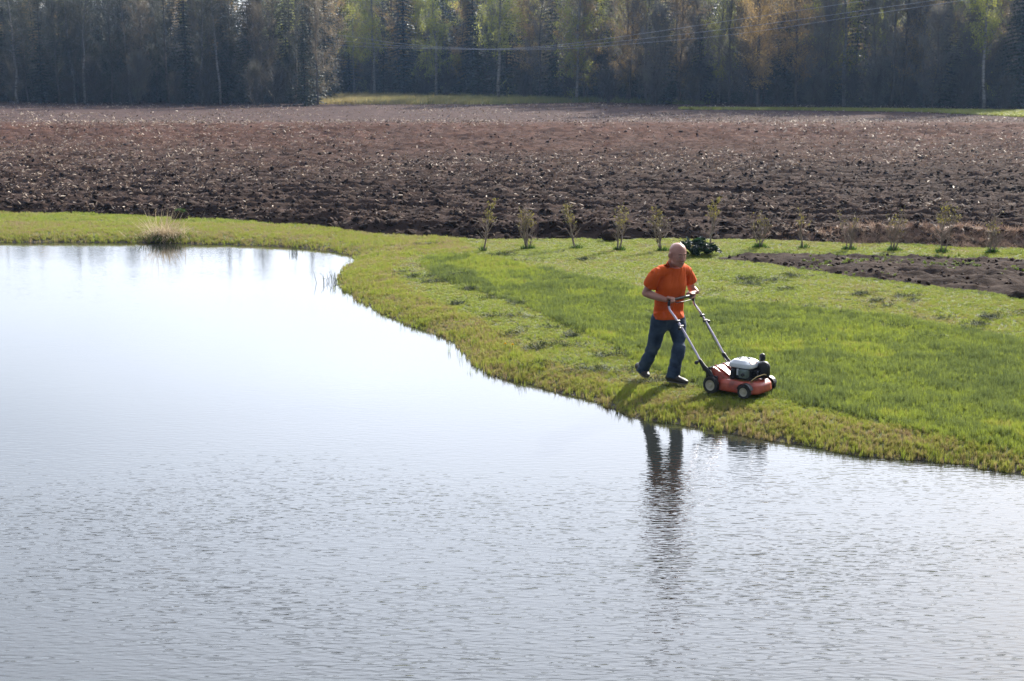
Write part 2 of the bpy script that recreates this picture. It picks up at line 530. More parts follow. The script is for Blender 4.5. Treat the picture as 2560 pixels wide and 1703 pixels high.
nA, nD = 620, 600
ang = np.linspace(-0.56, 0.52, nA)
Dd = np.concatenate([np.exp(np.linspace(math.log(26.5), math.log(92), 480)), np.exp(np.linspace(math.log(92.4), math.log(190), 120))])
T, DD = np.meshgrid(np.tan(ang), Dd)
Xf = T * DD; Yf = DD.copy()
ey = edge_y(Xf)
ramp = np.clip((Yf - ey) / 0.9, 0, 1)
ro = R(11)
u_ = Xf * math.sin(ro) + Yf * math.cos(ro)
w_ = u_ + 0.5 * fbm(Xf * 0.25, Yf * 0.25, 50, 2)
near_f = np.clip((84 - Yf) / 10, 0.35, 1)
furrow = (0.11 * (0.5 + 0.5 * np.sin(w_ * 2 * math.pi / 1.15)) + 0.04 * np.sin(w_ * 2 * math.pi / 0.38)) * (0.4 + 1.0 * fbm(Xf * 0.5, Yf * 0.5, 70, 2))
cl = billow(Xf * 2.6, Yf * 2.6, 31, 4) ** 2 * 0.15 + billow(Xf * 0.8 + 9, Yf * 0.8, 44, 2) ** 2 * 0.07 + 0.05 * vnoise(Xf * 9, Yf * 9, 77)
Zf = soil_base(Xf, Yf) + (furrow + cl) * near_f - 0.10
edge_lump = 0.12 * np.exp(-((Yf - ey - 0.6) / 0.7) ** 2) * (0.3 + billow(Xf * 1.4, Yf * 1.4, 12, 2))
Zf = (Zf + edge_lump) * ramp + (0.06) * (1 - ramp)
If = np.arange(nA * nD).reshape(nD, nA)
q = np.stack([If[:-1, :-1], If[:-1, 1:], If[1:, 1:], If[1:, :-1]], -1).reshape(-1, 4)
yv = (Yf - ey).ravel()
q = q[yv[q].max(1) > -0.05]
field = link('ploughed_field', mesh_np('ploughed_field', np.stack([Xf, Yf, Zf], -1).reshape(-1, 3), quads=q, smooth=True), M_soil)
field['kind'] = 'structure'
# plain far ground under and behind the woods, and to the sides of the field
M_forest_floor = noise_mat('forest_floor', [(0.03, 0.028, 0.015), (0.06, 0.05, 0.03)], 0.4, 0.95)
ffv = [(-440, 189, 0.18), (440, 189, 0.18), (440, 540, 0.18), (-440, 540, 0.18)]
link('forest_floor', mesh_np('forest_floor', ffv, quads=[(0, 1, 2, 3)]), M_forest_floor)['kind'] = 'structure'

# ---- garden bed
M_bed = soil_mat('garden_soil', (0.022, 0.0145, 0.012), (0.036, 0.024, 0.0195), (0.058, 0.040, 0.032), 0.2)
bx = np.arange(BED[:, 0].min() - 0.1, min(BED[:, 0].max(), 17) + 0.1, 0.05); by = np.arange(BED[:, 1].min(), BED[:, 1].max() + 0.1, 0.05)
Xb, Yb = np.meshgrid(bx, by)
inb = inside(Xb, Yb, BED)
db = dist_line(Xb, Yb, np.concatenate([BED, BED[:1]])) * np.where(inb, 1, -1) + 0.12 * (fbm(Xb * 3, Yb * 3, 88, 2) - 0.5)
Zb = lawn_z(Xb, Yb) - 0.03 + np.clip(db / 0.3, 0, 1) * (0.02 + 0.09 * billow(Xb * 2.6, Yb * 2.6, 5, 3) ** 2 + 0.03 * np.sin((Yb + 0.2 * Xb) * 2 * math.pi / 0.6) * np.clip((25.5 - Yb), 0, 1))
Ib = np.arange(Xb.size).reshape(Xb.shape)
q = np.stack([Ib[:-1, :-1], Ib[:-1, 1:], Ib[1:, 1:], Ib[1:, :-1]], -1).reshape(-1, 4)
dv = db.ravel(); q = q[dv[q].max(1) > 0]
bed = link('garden_bed', mesh_np('garden_bed', np.stack([Xb, Yb, Zb], -1).reshape(-1, 3), quads=q, smooth=True), M_bed)
bed['kind'] = 'structure'

# ---- soil clods (chunky lumps) and pale flecks: straw, stones and painted clod glints
def clod_mesh(seed, flat=0.6):
    r = random.Random(seed)
    bm = bmesh.new()
    bmesh.ops.create_icosphere(bm, subdivisions=2, radius=1)
    for vv in bm.verts:
        k = 0.72 + 0.5 * r.random()
        vv.co = Vector((vv.co.x * k, vv.co.y * k * 0.8, vv.co.z * k * flat))
    for f_ in bm.faces: f_.smooth = True
    return mesh_bm('soil_clod', bm)
M_clod = leaf_mat('soil_clod', [(0.022, 0.0135, 0.0105), (0.033, 0.020, 0.0155), (0.062, 0.038, 0.029)], trans=0.0, rough=0.9, instancer=True, spec=0.08)
def scatter_area(n, y0, y1, spread, power=1.0):
    """random ground points in the wedge of land that the camera looks over, denser near"""
    t = rng.random(n) ** power
    yy = y0 * (y1 / y0) ** t
    xx = yy * (rng.random(n) * 2 - 1) * spread
    return xx, yy
def field_z(x, y):
    # nearest vertex of the ploughed sheet
    a = np.clip(((np.arctan2(x, y) - ang[0]) / (ang[1] - ang[0])).round().astype(int), 0, nA - 1)
    k = np.clip(np.searchsorted(Dd, y), 0, nD - 1)
    return Zf[k, a]
cc = proto_collection('soil_clod', [clod_mesh(i, 0.55 + 0.1 * (i % 3)) for i in range(6)], M_clod)
xx, yy = scatter_area(70000, 27.5, 84, 0.44, 0.95)
ok = (yy > edge_y(xx) + 0.15) & (rng.random(len(xx)) < np.clip(1.25 - (yy - 30) / 28, .12, 1))
xx, yy = xx[ok], yy[ok]
sz = (0.014 + 0.052 * rng.random(len(xx)) ** 3.5) * (0.85 + yy / 130)
nearedge = np.exp(-((yy - edge_y(xx) - 0.5) / 0.8) ** 2)
sz = sz * (1 + 0.6 * nearedge)
pts = np.stack([xx, yy, field_z(xx, yy) - sz * 0.22], 1)
rot = np.stack([rng.normal(0, 0.4, len(xx)), rng.normal(0, 0.4, len(xx)), rng.random(len(xx)) * 6.28], 1)
scl = np.stack([sz * 1.25, sz, sz * (0.55 + 0.55 * rng.random(len(xx)))], 1)
scatter('soil_clods', pts, rot, scl, rng.integers(0, 6, len(xx)), np.clip(rng.random(len(xx)) ** 1.6, 0, 1), cc,
        'loose lumps of dark turned soil all over the ploughed field', 'soil clods')
# clods on the garden bed
n0 = 2600
xx = rng.uniform(BED[:, 0].min(), 15, n0); yy = rng.uniform(BED[:, 1].min(), BED[:, 1].max(), n0)
ok = inside(xx, yy, BED) & (dist_line(xx, yy, np.concatenate([BED, BED[:1]])) > 0.12)
xx, yy = xx[ok], yy[ok]
sz = 0.012 + 0.04 * rng.random(len(xx)) ** 2.5
pts = np.stack([xx, yy, lawn_z(xx, yy) + 0.03], 1)
scatter('garden_clods', pts, np.stack([rng.normal(0, .4, len(xx)), rng.normal(0, .4, len(xx)), rng.random(len(xx)) * 6.28], 1),
        np.stack([sz, sz, sz], 1), rng.integers(0, 6, len(xx)), rng.random(len(xx)), cc, 'small soil lumps on the dug garden bed beside the lawn', 'soil clods')

M_straw_glint = leaf_mat('straw_fleck', [(0.16, 0.115, 0.085), (0.40, 0.31, 0.24), (0.70, 0.60, 0.50)], trans=0.35, rough=0.6, instancer=True, spec=0.14)  # sun glints on clods put into the pale colour, beside straw and stones
def fleck_mesh(seed):
    r = random.Random(seed)
    bm = bmesh.new()
    k = 5
    top = []
    for i in range(k):
        a = i / k * 6.283
        rr = 0.7 + 0.5 * r.random()
        top.append((math.cos(a) * rr, math.sin(a) * rr * 0.45, 0.1 * r.random()))
    a_ = [bm.verts.new(p) for p in top]
    b_ = [bm.verts.new((x, y, z - 0.16)) for x, y, z in top]
    bm.faces.new(a_); bm.faces.new(b_[::-1])
    for i in range(k):
        bm.faces.new((a_[i], b_[i], b_[(i + 1) % k], a_[(i + 1) % k]))
    return mesh_bm('straw_fleck', bm)
fc = proto_collection('straw_fleck', [fleck_mesh(i) for i in range(4)], M_straw_glint)
xx, yy = scatter_area(60000, 28, 84, 0.44, 0.8)
x2, y2 = scatter_area(22000, 84, 140, 0.44, 1.0)
xx = np.concatenate([xx, x2]); yy = np.concatenate([yy, y2])
ww_ = yy * math.cos(R(11)) + xx * math.sin(R(11)) + 0.5 * fbm(xx * 0.25, yy * 0.25, 50, 2)
cn = 0.09 * np.sin(ww_ * 2 * math.pi / 1.15) + fbm(xx * 0.11 + 2 + yy * .03, yy * 0.10 - xx * .02, 66, 3) + 0.25 * (fbm(xx * 1.2, yy * .6, 67, 2) - 0.5)
ok = (yy > edge_y(xx) + 0.3) & (rng.random(len(xx)) < np.clip((cn - 0.38) * 3.2, 0.1, 1))
xx, yy = xx[ok], yy[ok]
sz = (0.015 + 0.040 * rng.random(len(xx)) ** 2.0) * (0.45 + np.minimum(yy, 84) / 66)
pts = np.stack([xx, yy, field_z(xx, yy) + 0.02 + sz * 0.3], 1)
scatter('straw_glint_flecks', pts, np.stack([rng.normal(0.25, .45, len(xx)), rng.normal(0, .45, len(xx)), rng.random(len(xx)) * 6.28], 1),
        np.stack([sz * (1 + rng.random(len(xx))), sz, sz], 1), rng.integers(0, 4, len(xx)), rng.random(len(xx)), fc,
        'pale flecks strewn over the ploughed field, painted sun glints on clods together with stones and bits of stubble', 'stubble')

# ------------------------------------------------------------------ grass
def tuft_mesh(name, seed, blades=11, h=1.0, spread=0.35, width=0.05, lean=0.45, rad=0.3):
    r = random.Random(seed)
    V = []; Q = []; T3 = []
    for i in range(blades):
        a = r.random() * 6.283; rr = rad * math.sqrt(r.random())
        bx_, by_ = math.cos(a) * rr, math.sin(a) * rr
        hh = h * (0.55 + 0.5 * r.random()); a2 = r.random() * 6.283; ln = lean * (0.3 + r.random()) * hh
        w = width * (0.7 + 0.6 * r.random())
        dx, dy = math.cos(a2), math.sin(a2); sx, sy = -dy * w / 2, dx * w / 2
        b0 = len(V)
        V += [(bx_ - sx, by_ - sy, -0.1), (bx_ + sx, by_ + sy, -0.1),
              (bx_ + dx * ln * .3 + sx * .8, by_ + dy * ln * .3 + sy * .8, hh * .55), (bx_ + dx * ln * .3 - sx * .8, by_ + dy * ln * .3 - sy * .8, hh * .55),
              (bx_ + dx * ln, by_ + dy * ln, hh)]
        Q.append((b0, b0 + 1, b0 + 2, b0 + 3)); T3.append((b0 + 3, b0 + 2, b0 + 4))
    return mesh_np(name, V, quads=Q, tris=T3)
M_grass = leaf_mat('grass_blade', [(0.27, 0.20, 0.11), (0.25, 0.245, 0.055), (0.235, 0.29, 0.038), (0.145, 0.18, 0.048), (0.095, 0.125, 0.042)], trans=0.5, rough=0.5, instancer=True, spec=0.25)
gc = proto_collection('grass_tuft', [tuft_mesh('grass_tuft', i, 12, 1.0, width=0.075 if i < 4 else 0.05, rad=0.45 if i < 4 else 0.3) for i in range(8)], M_grass)
def lawn_points(n, y0, y1, power):
    t = rng.random(n)
    # density ~ y^-power over the wedge
    k = 2 - power
    yy = (y0 ** k + t * (y1 ** k - y0 ** k)) ** (1 / k) if abs(k) > 1e-3 else y0 * (y1 / y0) ** t
    xx = yy * (rng.random(n) * 2 - 1) * 0.43
    return xx, yy
xx, yy = lawn_points(430000, 9.3, 38, 1.4)
d = sd(xx, yy)
ok = (d > -0.10) & (yy < edge_y(xx) + 0.15)
bd = dist_line(xx, yy, np.concatenate([BED, BED[:1]])); ib = inside(xx, yy, BED)
ok &= ~(ib & (bd > 0.08))
ok &= (d > 0.0) | (rng.random(len(xx)) < 0.5)
xx, yy, d, bd = xx[ok], yy[ok], d[ok], bd[ok]
jx = xx + rng.normal(0, 0.04, len(xx)); jy = yy + rng.normal(0, 0.05, len(xx))
unc = inside(jx, jy, UNCUT)
bank_w = 0.55 + 0.5 * fbm(xx * 0.5, yy * 0.5, 90, 2) + np.clip((yy - 20) * 0.06, 0, 0.5) + np.where(yy > 27.5, 1.2, 0)
bank = np.clip((bank_w - d) / 0.25, 0, 1)
far_l = (yy > 27.3) & (xx < -1)
f1 = fbm(xx * 0.7, yy * 0.7, 101, 3); f2 = fbm(xx * 3.1, yy * 3.1, 111, 3); f3 = fbm(xx * 9, yy * 9, 121, 2)
hgt = np.where(unc, 0.050 + 0.055 * f2, 0.022 + 0.018 * f2)
hgt = np.where((bank > 0) & ~unc, np.maximum(hgt, 0.022 + 0.055 * bank * f2 * 1.2), hgt)
hgt = np.where(far_l, 0.035 + 0.04 * f2, hgt)
hgt = np.where(d < 0, 0.04 + 0.08 * rng.random(len(xx)) ** 2, hgt)
hgt = hgt * (0.75 + 0.5 * rng.random(len(xx)))
tint = np.where(unc, 0.78, 0.41) + (f1 - 0.5) * 0.35 + (f2 - 0.5) * 0.45 + (f3 - 0.5) * 0.3 + rng.normal(0, 0.13, len(xx))
tint = tint - bank * (0.13 + 0.5 * (f1 - 0.45)) * np.where(unc, 0.3, 1)
tint = np.where(unc & (fbm(xx * 0.45 + 7, yy * 0.45, 131, 3) > 0.58), tint - 0.26, tint)
tint = np.where(bd < 0.25, tint + 0.15, tint)
tint = np.clip(tint, 0, 1)
wid = np.clip(0.048 * (yy / 14) ** 0.6, 0.04, 0.085)
pts = np.stack([xx, yy, np.where(d > 0, lawn_z(xx, yy), np.maximum(lawn_z(xx, yy), -0.05))], 1)
rot = np.stack([rng.normal(0, .12, len(xx)), rng.normal(0, .12, len(xx)), rng.random(len(xx)) * 6.28], 1)
scl = np.stack([wid, wid, hgt], 1)
scatter('lawn_grass', pts, rot, scl, rng.integers(0, 8, len(xx)), tint, gc, 'green lawn grass around the pond, partly mown, yellowish along the bank', 'grass')

# clippings left on the mown swath: low dark tangles
CLIP = [(1388, 818), (1328, 866), (1010, 677), (1225, 744), (1180, 722), (1088, 702), (1300, 760), (1250, 790), (1430, 838), (1475, 918), (1520, 888), (1045, 690), (1140, 760), (1660, 950),
        (1070, 612), (1250, 640), (1290, 655), (1460, 650), (1700, 700), (1790, 730), (1880, 700), (1930, 705), (1870, 712), (1970, 693), (2010, 694), (2190, 755), (2205, 770), (2260, 745), (2280, 758), (2150, 740), (2028, 771), (1960, 725), (2400, 830), (2150, 812), (1900, 768), (2480, 800), (2350, 800), (2440, 815), (2530, 790),
        (2080, 790), (2250, 822), (2320, 850), (1150, 690), (1280, 830), (1360, 905), (1560, 925), (1400, 860)]
cp = []; cs = []; ct = []
for (a, b_) in CLIP:
    c = G(a, b_, 0.16)
    m_ = random.randint(10, 34); L_ = random.uniform(0.06, 0.22)
    for i in range(m_):
        x_ = c.x + random.gauss(0, L_); y_ = c.y + random.gauss(0, 0.07)
        cp.append((x_, y_, float(lawn_z(np.array([x_]), np.array([y_]))[0]) + 0.02)); cs.append((random.uniform(0.05, 0.09), random.uniform(0.05, .09), random.uniform(0.015, 0.045))); ct.append(random.uniform(0.85, 1.0))
cp = np.array(cp)
M_clip = leaf_mat('clippings', [(0.05, 0.07, 0.02), (0.025, 0.04, 0.012)], trans=0.1, rough=0.7, instancer=True)
kc = proto_collection('clipping_tangle', [tuft_mesh('clipping_tangle', 50 + i, 16, 1.0, width=0.06, rad=0.7, lean=1.6) for i in range(3)], M_clip)
scatter('grass_clippings', cp, np.stack([rng.normal(0, .5, len(cp)), rng.normal(0, .5, len(cp)), rng.random(len(cp)) * 6.28], 1), np.array(cs), rng.integers(0, 3, len(cp)), np.array(ct), kc,
        'dark tangles of cut grass lying on the mown lawn', 'grass clippings')

# sedge blades standing in the shallow edge of the pond
sx, sy = [], []
for a, b_ in SHORE_S:
    if b_ > 9 and abs(a) < b_ * 0.45:
        for k in range(2):
            if random.random() < 0.5:
                sx.append(a + random.gauss(0, 0.10)); sy.append(b_ + random.gauss(0, 0.10))
sx = np.array(sx); sy = np.array(sy)
zz = np.maximum(lawn_z(sx, sy), -0.03)
sc = proto_collection('sedge_tuft', [tuft_mesh('sedge_tuft', 80 + i, 5, 1.0, width=0.07, rad=0.8, lean=0.25) for i in range(4)], M_grass)
hh_ = 0.08 + 0.12 * rng.random(len(sx)) ** 2
scatter('shore_sedge', np.stack([sx, sy, zz], 1), np.stack([rng.normal(0, .1, len(sx)), rng.normal(0, .1, len(sx)), rng.random(len(sx)) * 6.28], 1), np.stack([hh_ * 0 + .06, hh_ * 0 + .06, hh_], 1),
        rng.integers(0, 4, len(sx)), np.clip(rng.normal(0.55, 0.25, len(sx)), 0, 1), sc, 'thin sedge blades standing in the water along the bank', 'sedge')

# ------------------------------------------------------------------ trees
def frame(d):
    d = d.normalized()
    a = Vector((0, 0, 1)) if abs(d.z) < 0.9 else Vector((1, 0, 0))
    s = d.cross(a).normalized()
    return s, s.cross(d).normalized()
class MB:
    def __init__(self): self.v = []; self.q = []; self.t = []
    def tube(self, pts, rad, k=5, cap=True):
        prev = None
        n_ = len(pts)
        for i, (p, r) in enumerate(zip(pts, rad)):
            d = (pts[min(i + 1, n_ - 1)] - pts[max(i - 1, 0)])
            s, u = frame(d)
            b0 = len(self.v)
            for j in range(k):
                a = j / k * 6.28318
                self.v.append(p + s * (math.cos(a) * r) + u * (math.sin(a) * r))
            if prev is not None:
                for j in range(k):
                    self.q.append((prev + j, prev + (j + 1) % k, b0 + (j + 1) % k, b0 + j))
            prev = b0
        if cap:
            c = len(self.v); self.v.append(pts[-1] + (pts[-1] - pts[-2]).normalized() * rad[-1] * 0.3)
            for j in range(k): self.t.append((prev + j, prev + (j + 1) % k, c))
            c = len(self.v); self.v.append(pts[0].copy())
            for j in range(k): self.t.append(((j + 1) % k, j, c) if False else (c - 1 - k * n_ + (j + 1) % k, c - 1 - k * n_ + j, c))
    def leaf(self, p, d, nrm, L, W):
        s = d.cross(nrm).normalized() * W / 2
        b0 = len(self.v)
        self.v += [p, p + d * L * .5 + s, p + d * L, p + d * L * .5 - s]
        self.q.append((b0, b0 + 1, b0 + 2, b0 + 3))
    def strip(self, p, q, w, side):
        b0 = len(self.v)
        self.v += [p - side * w, p + side * w, q + side * w * .4, q - side * w * .4]
        self.q.append((b0, b0 + 1, b0 + 2, b0 + 3))
    def mesh(self, name, smooth=False):
        return mesh_np(name, [tuple(v) for v in self.v], quads=self.q if self.q else None, tris=self.t if self.t else None, smooth=smooth)
def rv(r, s=1.0):
    return Vector((r.gauss(0, s), r.gauss(0, s), r.gauss(0, s)))

def broadleaf(seed, h, base, width, leaf_n, leafL, twig_n, droop=0.0, lean=0.0, low=0):
    """trunk mesh, crown mesh (twigs + leaves)"""
    r = random.Random(seed)
    T_ = MB(); C_ = MB()
    pts = []; rad = []
    x = y = 0; n_ = 12
    la = r.random() * 6.28
    for i in range(n_ + 1):
        t = i / n_
        pts.append(Vector((x + math.cos(la) * lean * t * h, y + math.sin(la) * lean * t * h, t * h * 0.97 - 0.1)))
        rad.append(0.017 * h * 0.5 * (1 - t) ** 0.8 + 0.012)
        x += r.gauss(0, 0.10); y += r.gauss(0, 0.10)
    T_.tube(pts, rad, 6)
    def on(t):
        f_ = t * n_; i = min(int(f_), n_ - 1); return pts[i].lerp(pts[i + 1], f_ - i)
    tips = []
    nb = 34
    for b in range(nb):
        t = base + (0.98 - base) * (b + r.random()) / nb
        prof = math.sin(math.pi * min(1, max(0.0, (t - base) / (1 - base)) ** 0.75 * 0.86 + 0.12)) ** 0.7
        L = width * prof * (0.6 + 0.55 * r.random())
        a = b * 2.4 + r.gauss(0, 0.4)
        p = on(t)
        d = Vector((math.cos(a), math.sin(a), 0.7 + 0.5 * t + r.gauss(0, 0.12))).normalized()
        bp_ = [p]
        k = 5
        for i in range(k):
            d = (d + Vector((0, 0, 0.04 - droop * 0.22 * i)) + rv(r, 0.11)).normalized()
            bp_.append(bp_[-1] + d * L / k)
        T_.tube(bp_, [max(0.010, 0.035 * (L / width) * (1 - i / (k + .3)) + .008) for i in range(k + 1)], 3, cap=False)
        for i in range(1, k + 1):
            tips.append((bp_[i], d.copy(), L))
    for b in range(low):
        t = 0.05 + 0.9 * base * r.random(); p = on(t); a = r.random() * 6.28
        d = Vector((math.cos(a), math.sin(a), 0.2 + r.gauss(0, .3))).normalized()
        q_ = p + d * r.uniform(0.6, 2.0)
        T_.tube([p, p.lerp(q_, .5) + rv(r, .05), q_], [0.02, 0.014, 0.006], 3, cap=False)
        tips.append((q_, d, 1.2))
    ends = []
    for i in range(twig_n):
        p, d, L = r.choice(tips)
        dd = (d * 0.6 + rv(r, 0.7) + Vector((0, 0, 0.3 - droop))).normalized()
        p0 = p + rv(r, 0.10)
        q_ = p0 + dd * r.uniform(0.4, 1.1)
        q2 = q_ + (dd + Vector((0, 0, -droop * 0.9)) + rv(r, 0.3)).normalized() * r.uniform(0.3, 0.9)
        s = frame(dd)[0]
        w = r.uniform(0.008, 0.017)
        C_.strip(p0, q_, w, s); C_.strip(q_, q2, w * .7, s)
        ends.append((p0, q_, q2))
    clumps = [(r.choice(ends), r.uniform(.12, .34)) for _ in range(max(40, leaf_n // 55))]
    for i in range(leaf_n):
        if r.random() < .72:
            (p0, q_, q2), cs_ = r.choice(clumps)
            p = q_.lerp(q2, r.random()) + Vector((r.gauss(0, cs_), r.gauss(0, cs_), r.gauss(0, cs_ * .75) - droop * abs(r.gauss(0, .5))))
        else:
            p0, q_, q2 = r.choice(ends)
            t = r.random()
            p = (p0.lerp(q_, t) if r.random() < .4 else q_.lerp(q2, t)) + rv(r, 0.10)
        d = (rv(r, 1) + Vector((0, 0, -0.5))).normalized()
        C_.leaf(p, d, rv(r, 1).normalized(), leafL * r.uniform(.6, 1.3), leafL * r.uniform(.5, .9))
    return T_.mesh('trunk', True), C_.mesh('crown')

def spruce(seed, h, width, bare=0.04, dens=1.0):
    r = random.Random(seed)
    T_ = MB(); C_ = MB()
    T_.tube([Vector((r.gauss(0, .03), r.gauss(0, .03), t * h - 0.1)) for t in np.linspace(0, 1, 8)], [0.016 * h * 0.5 * (1 - t) + .01 for t in np.linspace(0, 1, 8)], 6)
    z = bare * h; i = 0
    while z < h * 0.985:
        t = z / h
        W = width * (1 - t) ** 0.8 * (0.85 + 0.3 * r.random()) + 0.12
        if t < 0.12: W *= 0.6 + 3 * t
        k = int((7 if t < .7 else 5) * dens)
        for j in range(k):
            if r.random() < .1: continue
            a = j / k * 6.283 + i * 0.9 + r.gauss(0, .25)
            L = W * r.uniform(.65, 1.12)
            d = Vector((math.cos(a), math.sin(a), 0))
            s = Vector((-d.y, d.x, 0))
            tip = None
            n_ = max(3, int(L / 0.28))
            prev = Vector((0, 0, z))
            for q_ in range(1, n_ + 1):
                f_ = q_ / n_
                p = Vector((0, 0, z)) + d * L * f_ + Vector((0, 0, L * (0.10 * f_ - 0.42 * f_ * f_ + 0.12 * f_ ** 4)))
                C_.strip(prev, p, 0.05, s)
                for sg in (-1, 1):
                    for rep in range(2):
                        l2 = (0.50 * (1 - f_ * .5) * (0.4 + W / 3)) * r.uniform(.6, 1.2)
                        dd = (s * sg + d * r.uniform(.3, .8) + Vector((0, 0, -r.uniform(.15, .8)))).normalized()
                        C_.leaf(prev.lerp(p, r.random()), dd, Vector((0, 0, 1)) + rv(r, .4), l2, 0.24)
                prev = p
        z += 0.36 + 0.25 * t * 0 + r.random() * 0.16
        i += 1
    return T_.mesh('trunk', True), C_.mesh('crown')

M_birch = noise_mat('birch_bark', [(0.07, 0.065, 0.06), (0.22, 0.21, 0.20), (0.29, 0.28, 0.265)], 2.2, 0.8, 0.3, 20, mscale=(1, 1, 3))
M_bark = noise_mat('grey_bark', [(0.07, 0.06, 0.05), (0.16, 0.14, 0.12)], 4, 0.9, 0.5, 30)
M_dbark = noise_mat('dark_bark', [(0.035, 0.026, 0.02), (0.07, 0.055, 0.045)], 4, 0.9, 0.5, 30)
M_lf_birch = leaf_mat('birch_leaves', [(0.16, 0.17, 0.05), (0.32, 0.34, 0.07), (0.50, 0.48, 0.11)], trans=0.62, pos_scale=.5)
M_lf_gold = leaf_mat('golden_leaves', [(0.17, 0.125, 0.07), (0.34, 0.235, 0.10), (0.52, 0.38, 0.13)], trans=0.6, pos_scale=.4)
M_lf_grey = leaf_mat('alder_twigs', [(0.09, 0.08, 0.075), (0.16, 0.145, 0.13), (0.18, 0.19, 0.12)], trans=0.4, pos_scale=.4)
M_lf_spr = leaf_mat('spruce_needles', [(0.010, 0.018, 0.010), (0.02, 0.032, 0.014), (0.035, 0.05, 0.02)], trans=0.12, pos_scale=.6)

KINDS = {}
def reg(kind, meshes, tm, cm):
    for t_, c_ in meshes:
        t_.materials.append(tm); c_.materials.append(cm)
    KINDS[kind] = meshes
reg('birch', [broadleaf(1, 22, 0.30, 3.6, 6500, 0.17, 2600, droop=0.55, lean=0.01, low=3), broadleaf(2, 20, 0.36, 2.7, 6000, 0.17, 2300, droop=0.6, lean=0.03, low=3),
              broadleaf(3, 23, 0.16, 4.2, 8500, 0.17, 2900, droop=0.5, lean=0.0, low=3)], M_birch, M_lf_birch)
reg('gold', [broadleaf(11, 21, 0.10, 4.6, 9000, 0.17, 4200, droop=0.1, lean=0.0), broadleaf(12, 19, 0.14, 4.0, 6800, 0.16, 3600, droop=0.2, lean=0.01)], M_bark, M_lf_gold)
reg('alder', [broadleaf(21, 17, 0.12, 4.2, 4200, 0.10, 5600, droop=0.05, lean=0.02, low=8), broadleaf(22, 13, 0.08, 4.4, 5000, 0.11, 5600, droop=0.0, lean=0.03, low=4),
              broadleaf(23, 20, 0.3, 3.4, 3000, 0.10, 5200, droop=0.1, lean=0.015, low=14)], M_bark, M_lf_grey)
reg('spruce', [spruce(31, 23, 2.9, 0.03), spruce(32, 19, 2.5, 0.02), spruce(33, 15, 2.2, 0.01)], M_dbark, M_lf_spr)
M_lf_bush = leaf_mat('bush_twigs', [(0.04, 0.035, 0.03), (0.07, 0.06, 0.05), (0.09, 0.09, 0.05)], trans=0.3, pos_scale=.4)
reg('bush', [broadleaf(41, 4.5, 0.03, 1.6, 900, 0.09, 1500, droop=0.0), broadleaf(42, 3.2, 0.02, 1.5, 900, 0.09, 1200, droop=0.1)], M_bark, M_lf_bush)

M_lf_brown = leaf_mat('brown_buds', [(0.10, 0.085, 0.065), (0.18, 0.145, 0.10), (0.24, 0.20, 0.12)], trans=0.45, pos_scale=.4)
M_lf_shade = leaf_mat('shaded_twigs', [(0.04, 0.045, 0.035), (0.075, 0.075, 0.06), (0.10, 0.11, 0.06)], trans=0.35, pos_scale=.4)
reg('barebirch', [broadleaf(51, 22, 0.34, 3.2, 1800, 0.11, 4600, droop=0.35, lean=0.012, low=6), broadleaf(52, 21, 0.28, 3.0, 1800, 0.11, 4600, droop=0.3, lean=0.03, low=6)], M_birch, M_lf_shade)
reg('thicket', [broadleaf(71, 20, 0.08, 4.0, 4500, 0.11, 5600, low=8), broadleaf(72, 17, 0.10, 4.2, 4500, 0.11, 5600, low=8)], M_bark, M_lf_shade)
reg('brown', [broadleaf(61, 20, 0.06, 4.4, 8000, 0.15, 4500, droop=0.15), broadleaf(62, 18, 0.10, 4.0, 7000, 0.15, 4200, droop=0.1)], M_bark, M_lf_brown)
NAMES = {'thicket': ('alder_tree', 'alder'), 'barebirch': ('birch_tree', 'birch'), 'brown': ('budding_tree', 'tree'), 'birch': ('birch_tree', 'birch'), 'gold': ('budding_tree', 'tree'), 'alder': ('alder_tree', 'alder'), 'spruce': ('spruce_tree', 'spruce'), 'bush': ('bare_bush', 'bush')}
def front_pos(px):
    """foot of the front row of the woods at picture column px"""
    if px < 815: return G(px, np.interp(px, [-400, 0, 815], [256, 259, 265]), 0.3)
    if px < 1300: return G(px, np.interp(px, [815, 950, 1300], [240, 243, 252]), 0.3)
    return G(px, np.interp(px, [1300, 1700, 2200, 2560, 2900], [252, 264, 271, 276, 282]), 0.3)
def plant_tree(kind, var, px, dy, sc_, label, group=None, rz=None):
    p = front_pos(px)
    d_ = Vector((p.x, p.y, 0)).normalized()
    p = p + d_ * dy
    name, cat = NAMES[kind]
    z = 0.18 if p.y > 189 else float(soil_base(np.array([p.x]), np.array([p.y]))[0]) - 0.05
    z -= 0.1
    o = empty(name, (p.x, p.y, z), random.random() * 6.28 if rz is None else rz, label, cat, group)
    sc_ *= 0.67 if px < 800 and kind != 'bush' else 0.82
    o.scale = (sc_, sc_, sc_)
    t_, c_ = KINDS[kind][var % len(KINDS[kind])]
    for nm_, me in (('trunk', t_), ('crown', c_)):
        c = bpy.data.objects.new(nm_, me); COL.objects.link(c); c.parent = o
    return o
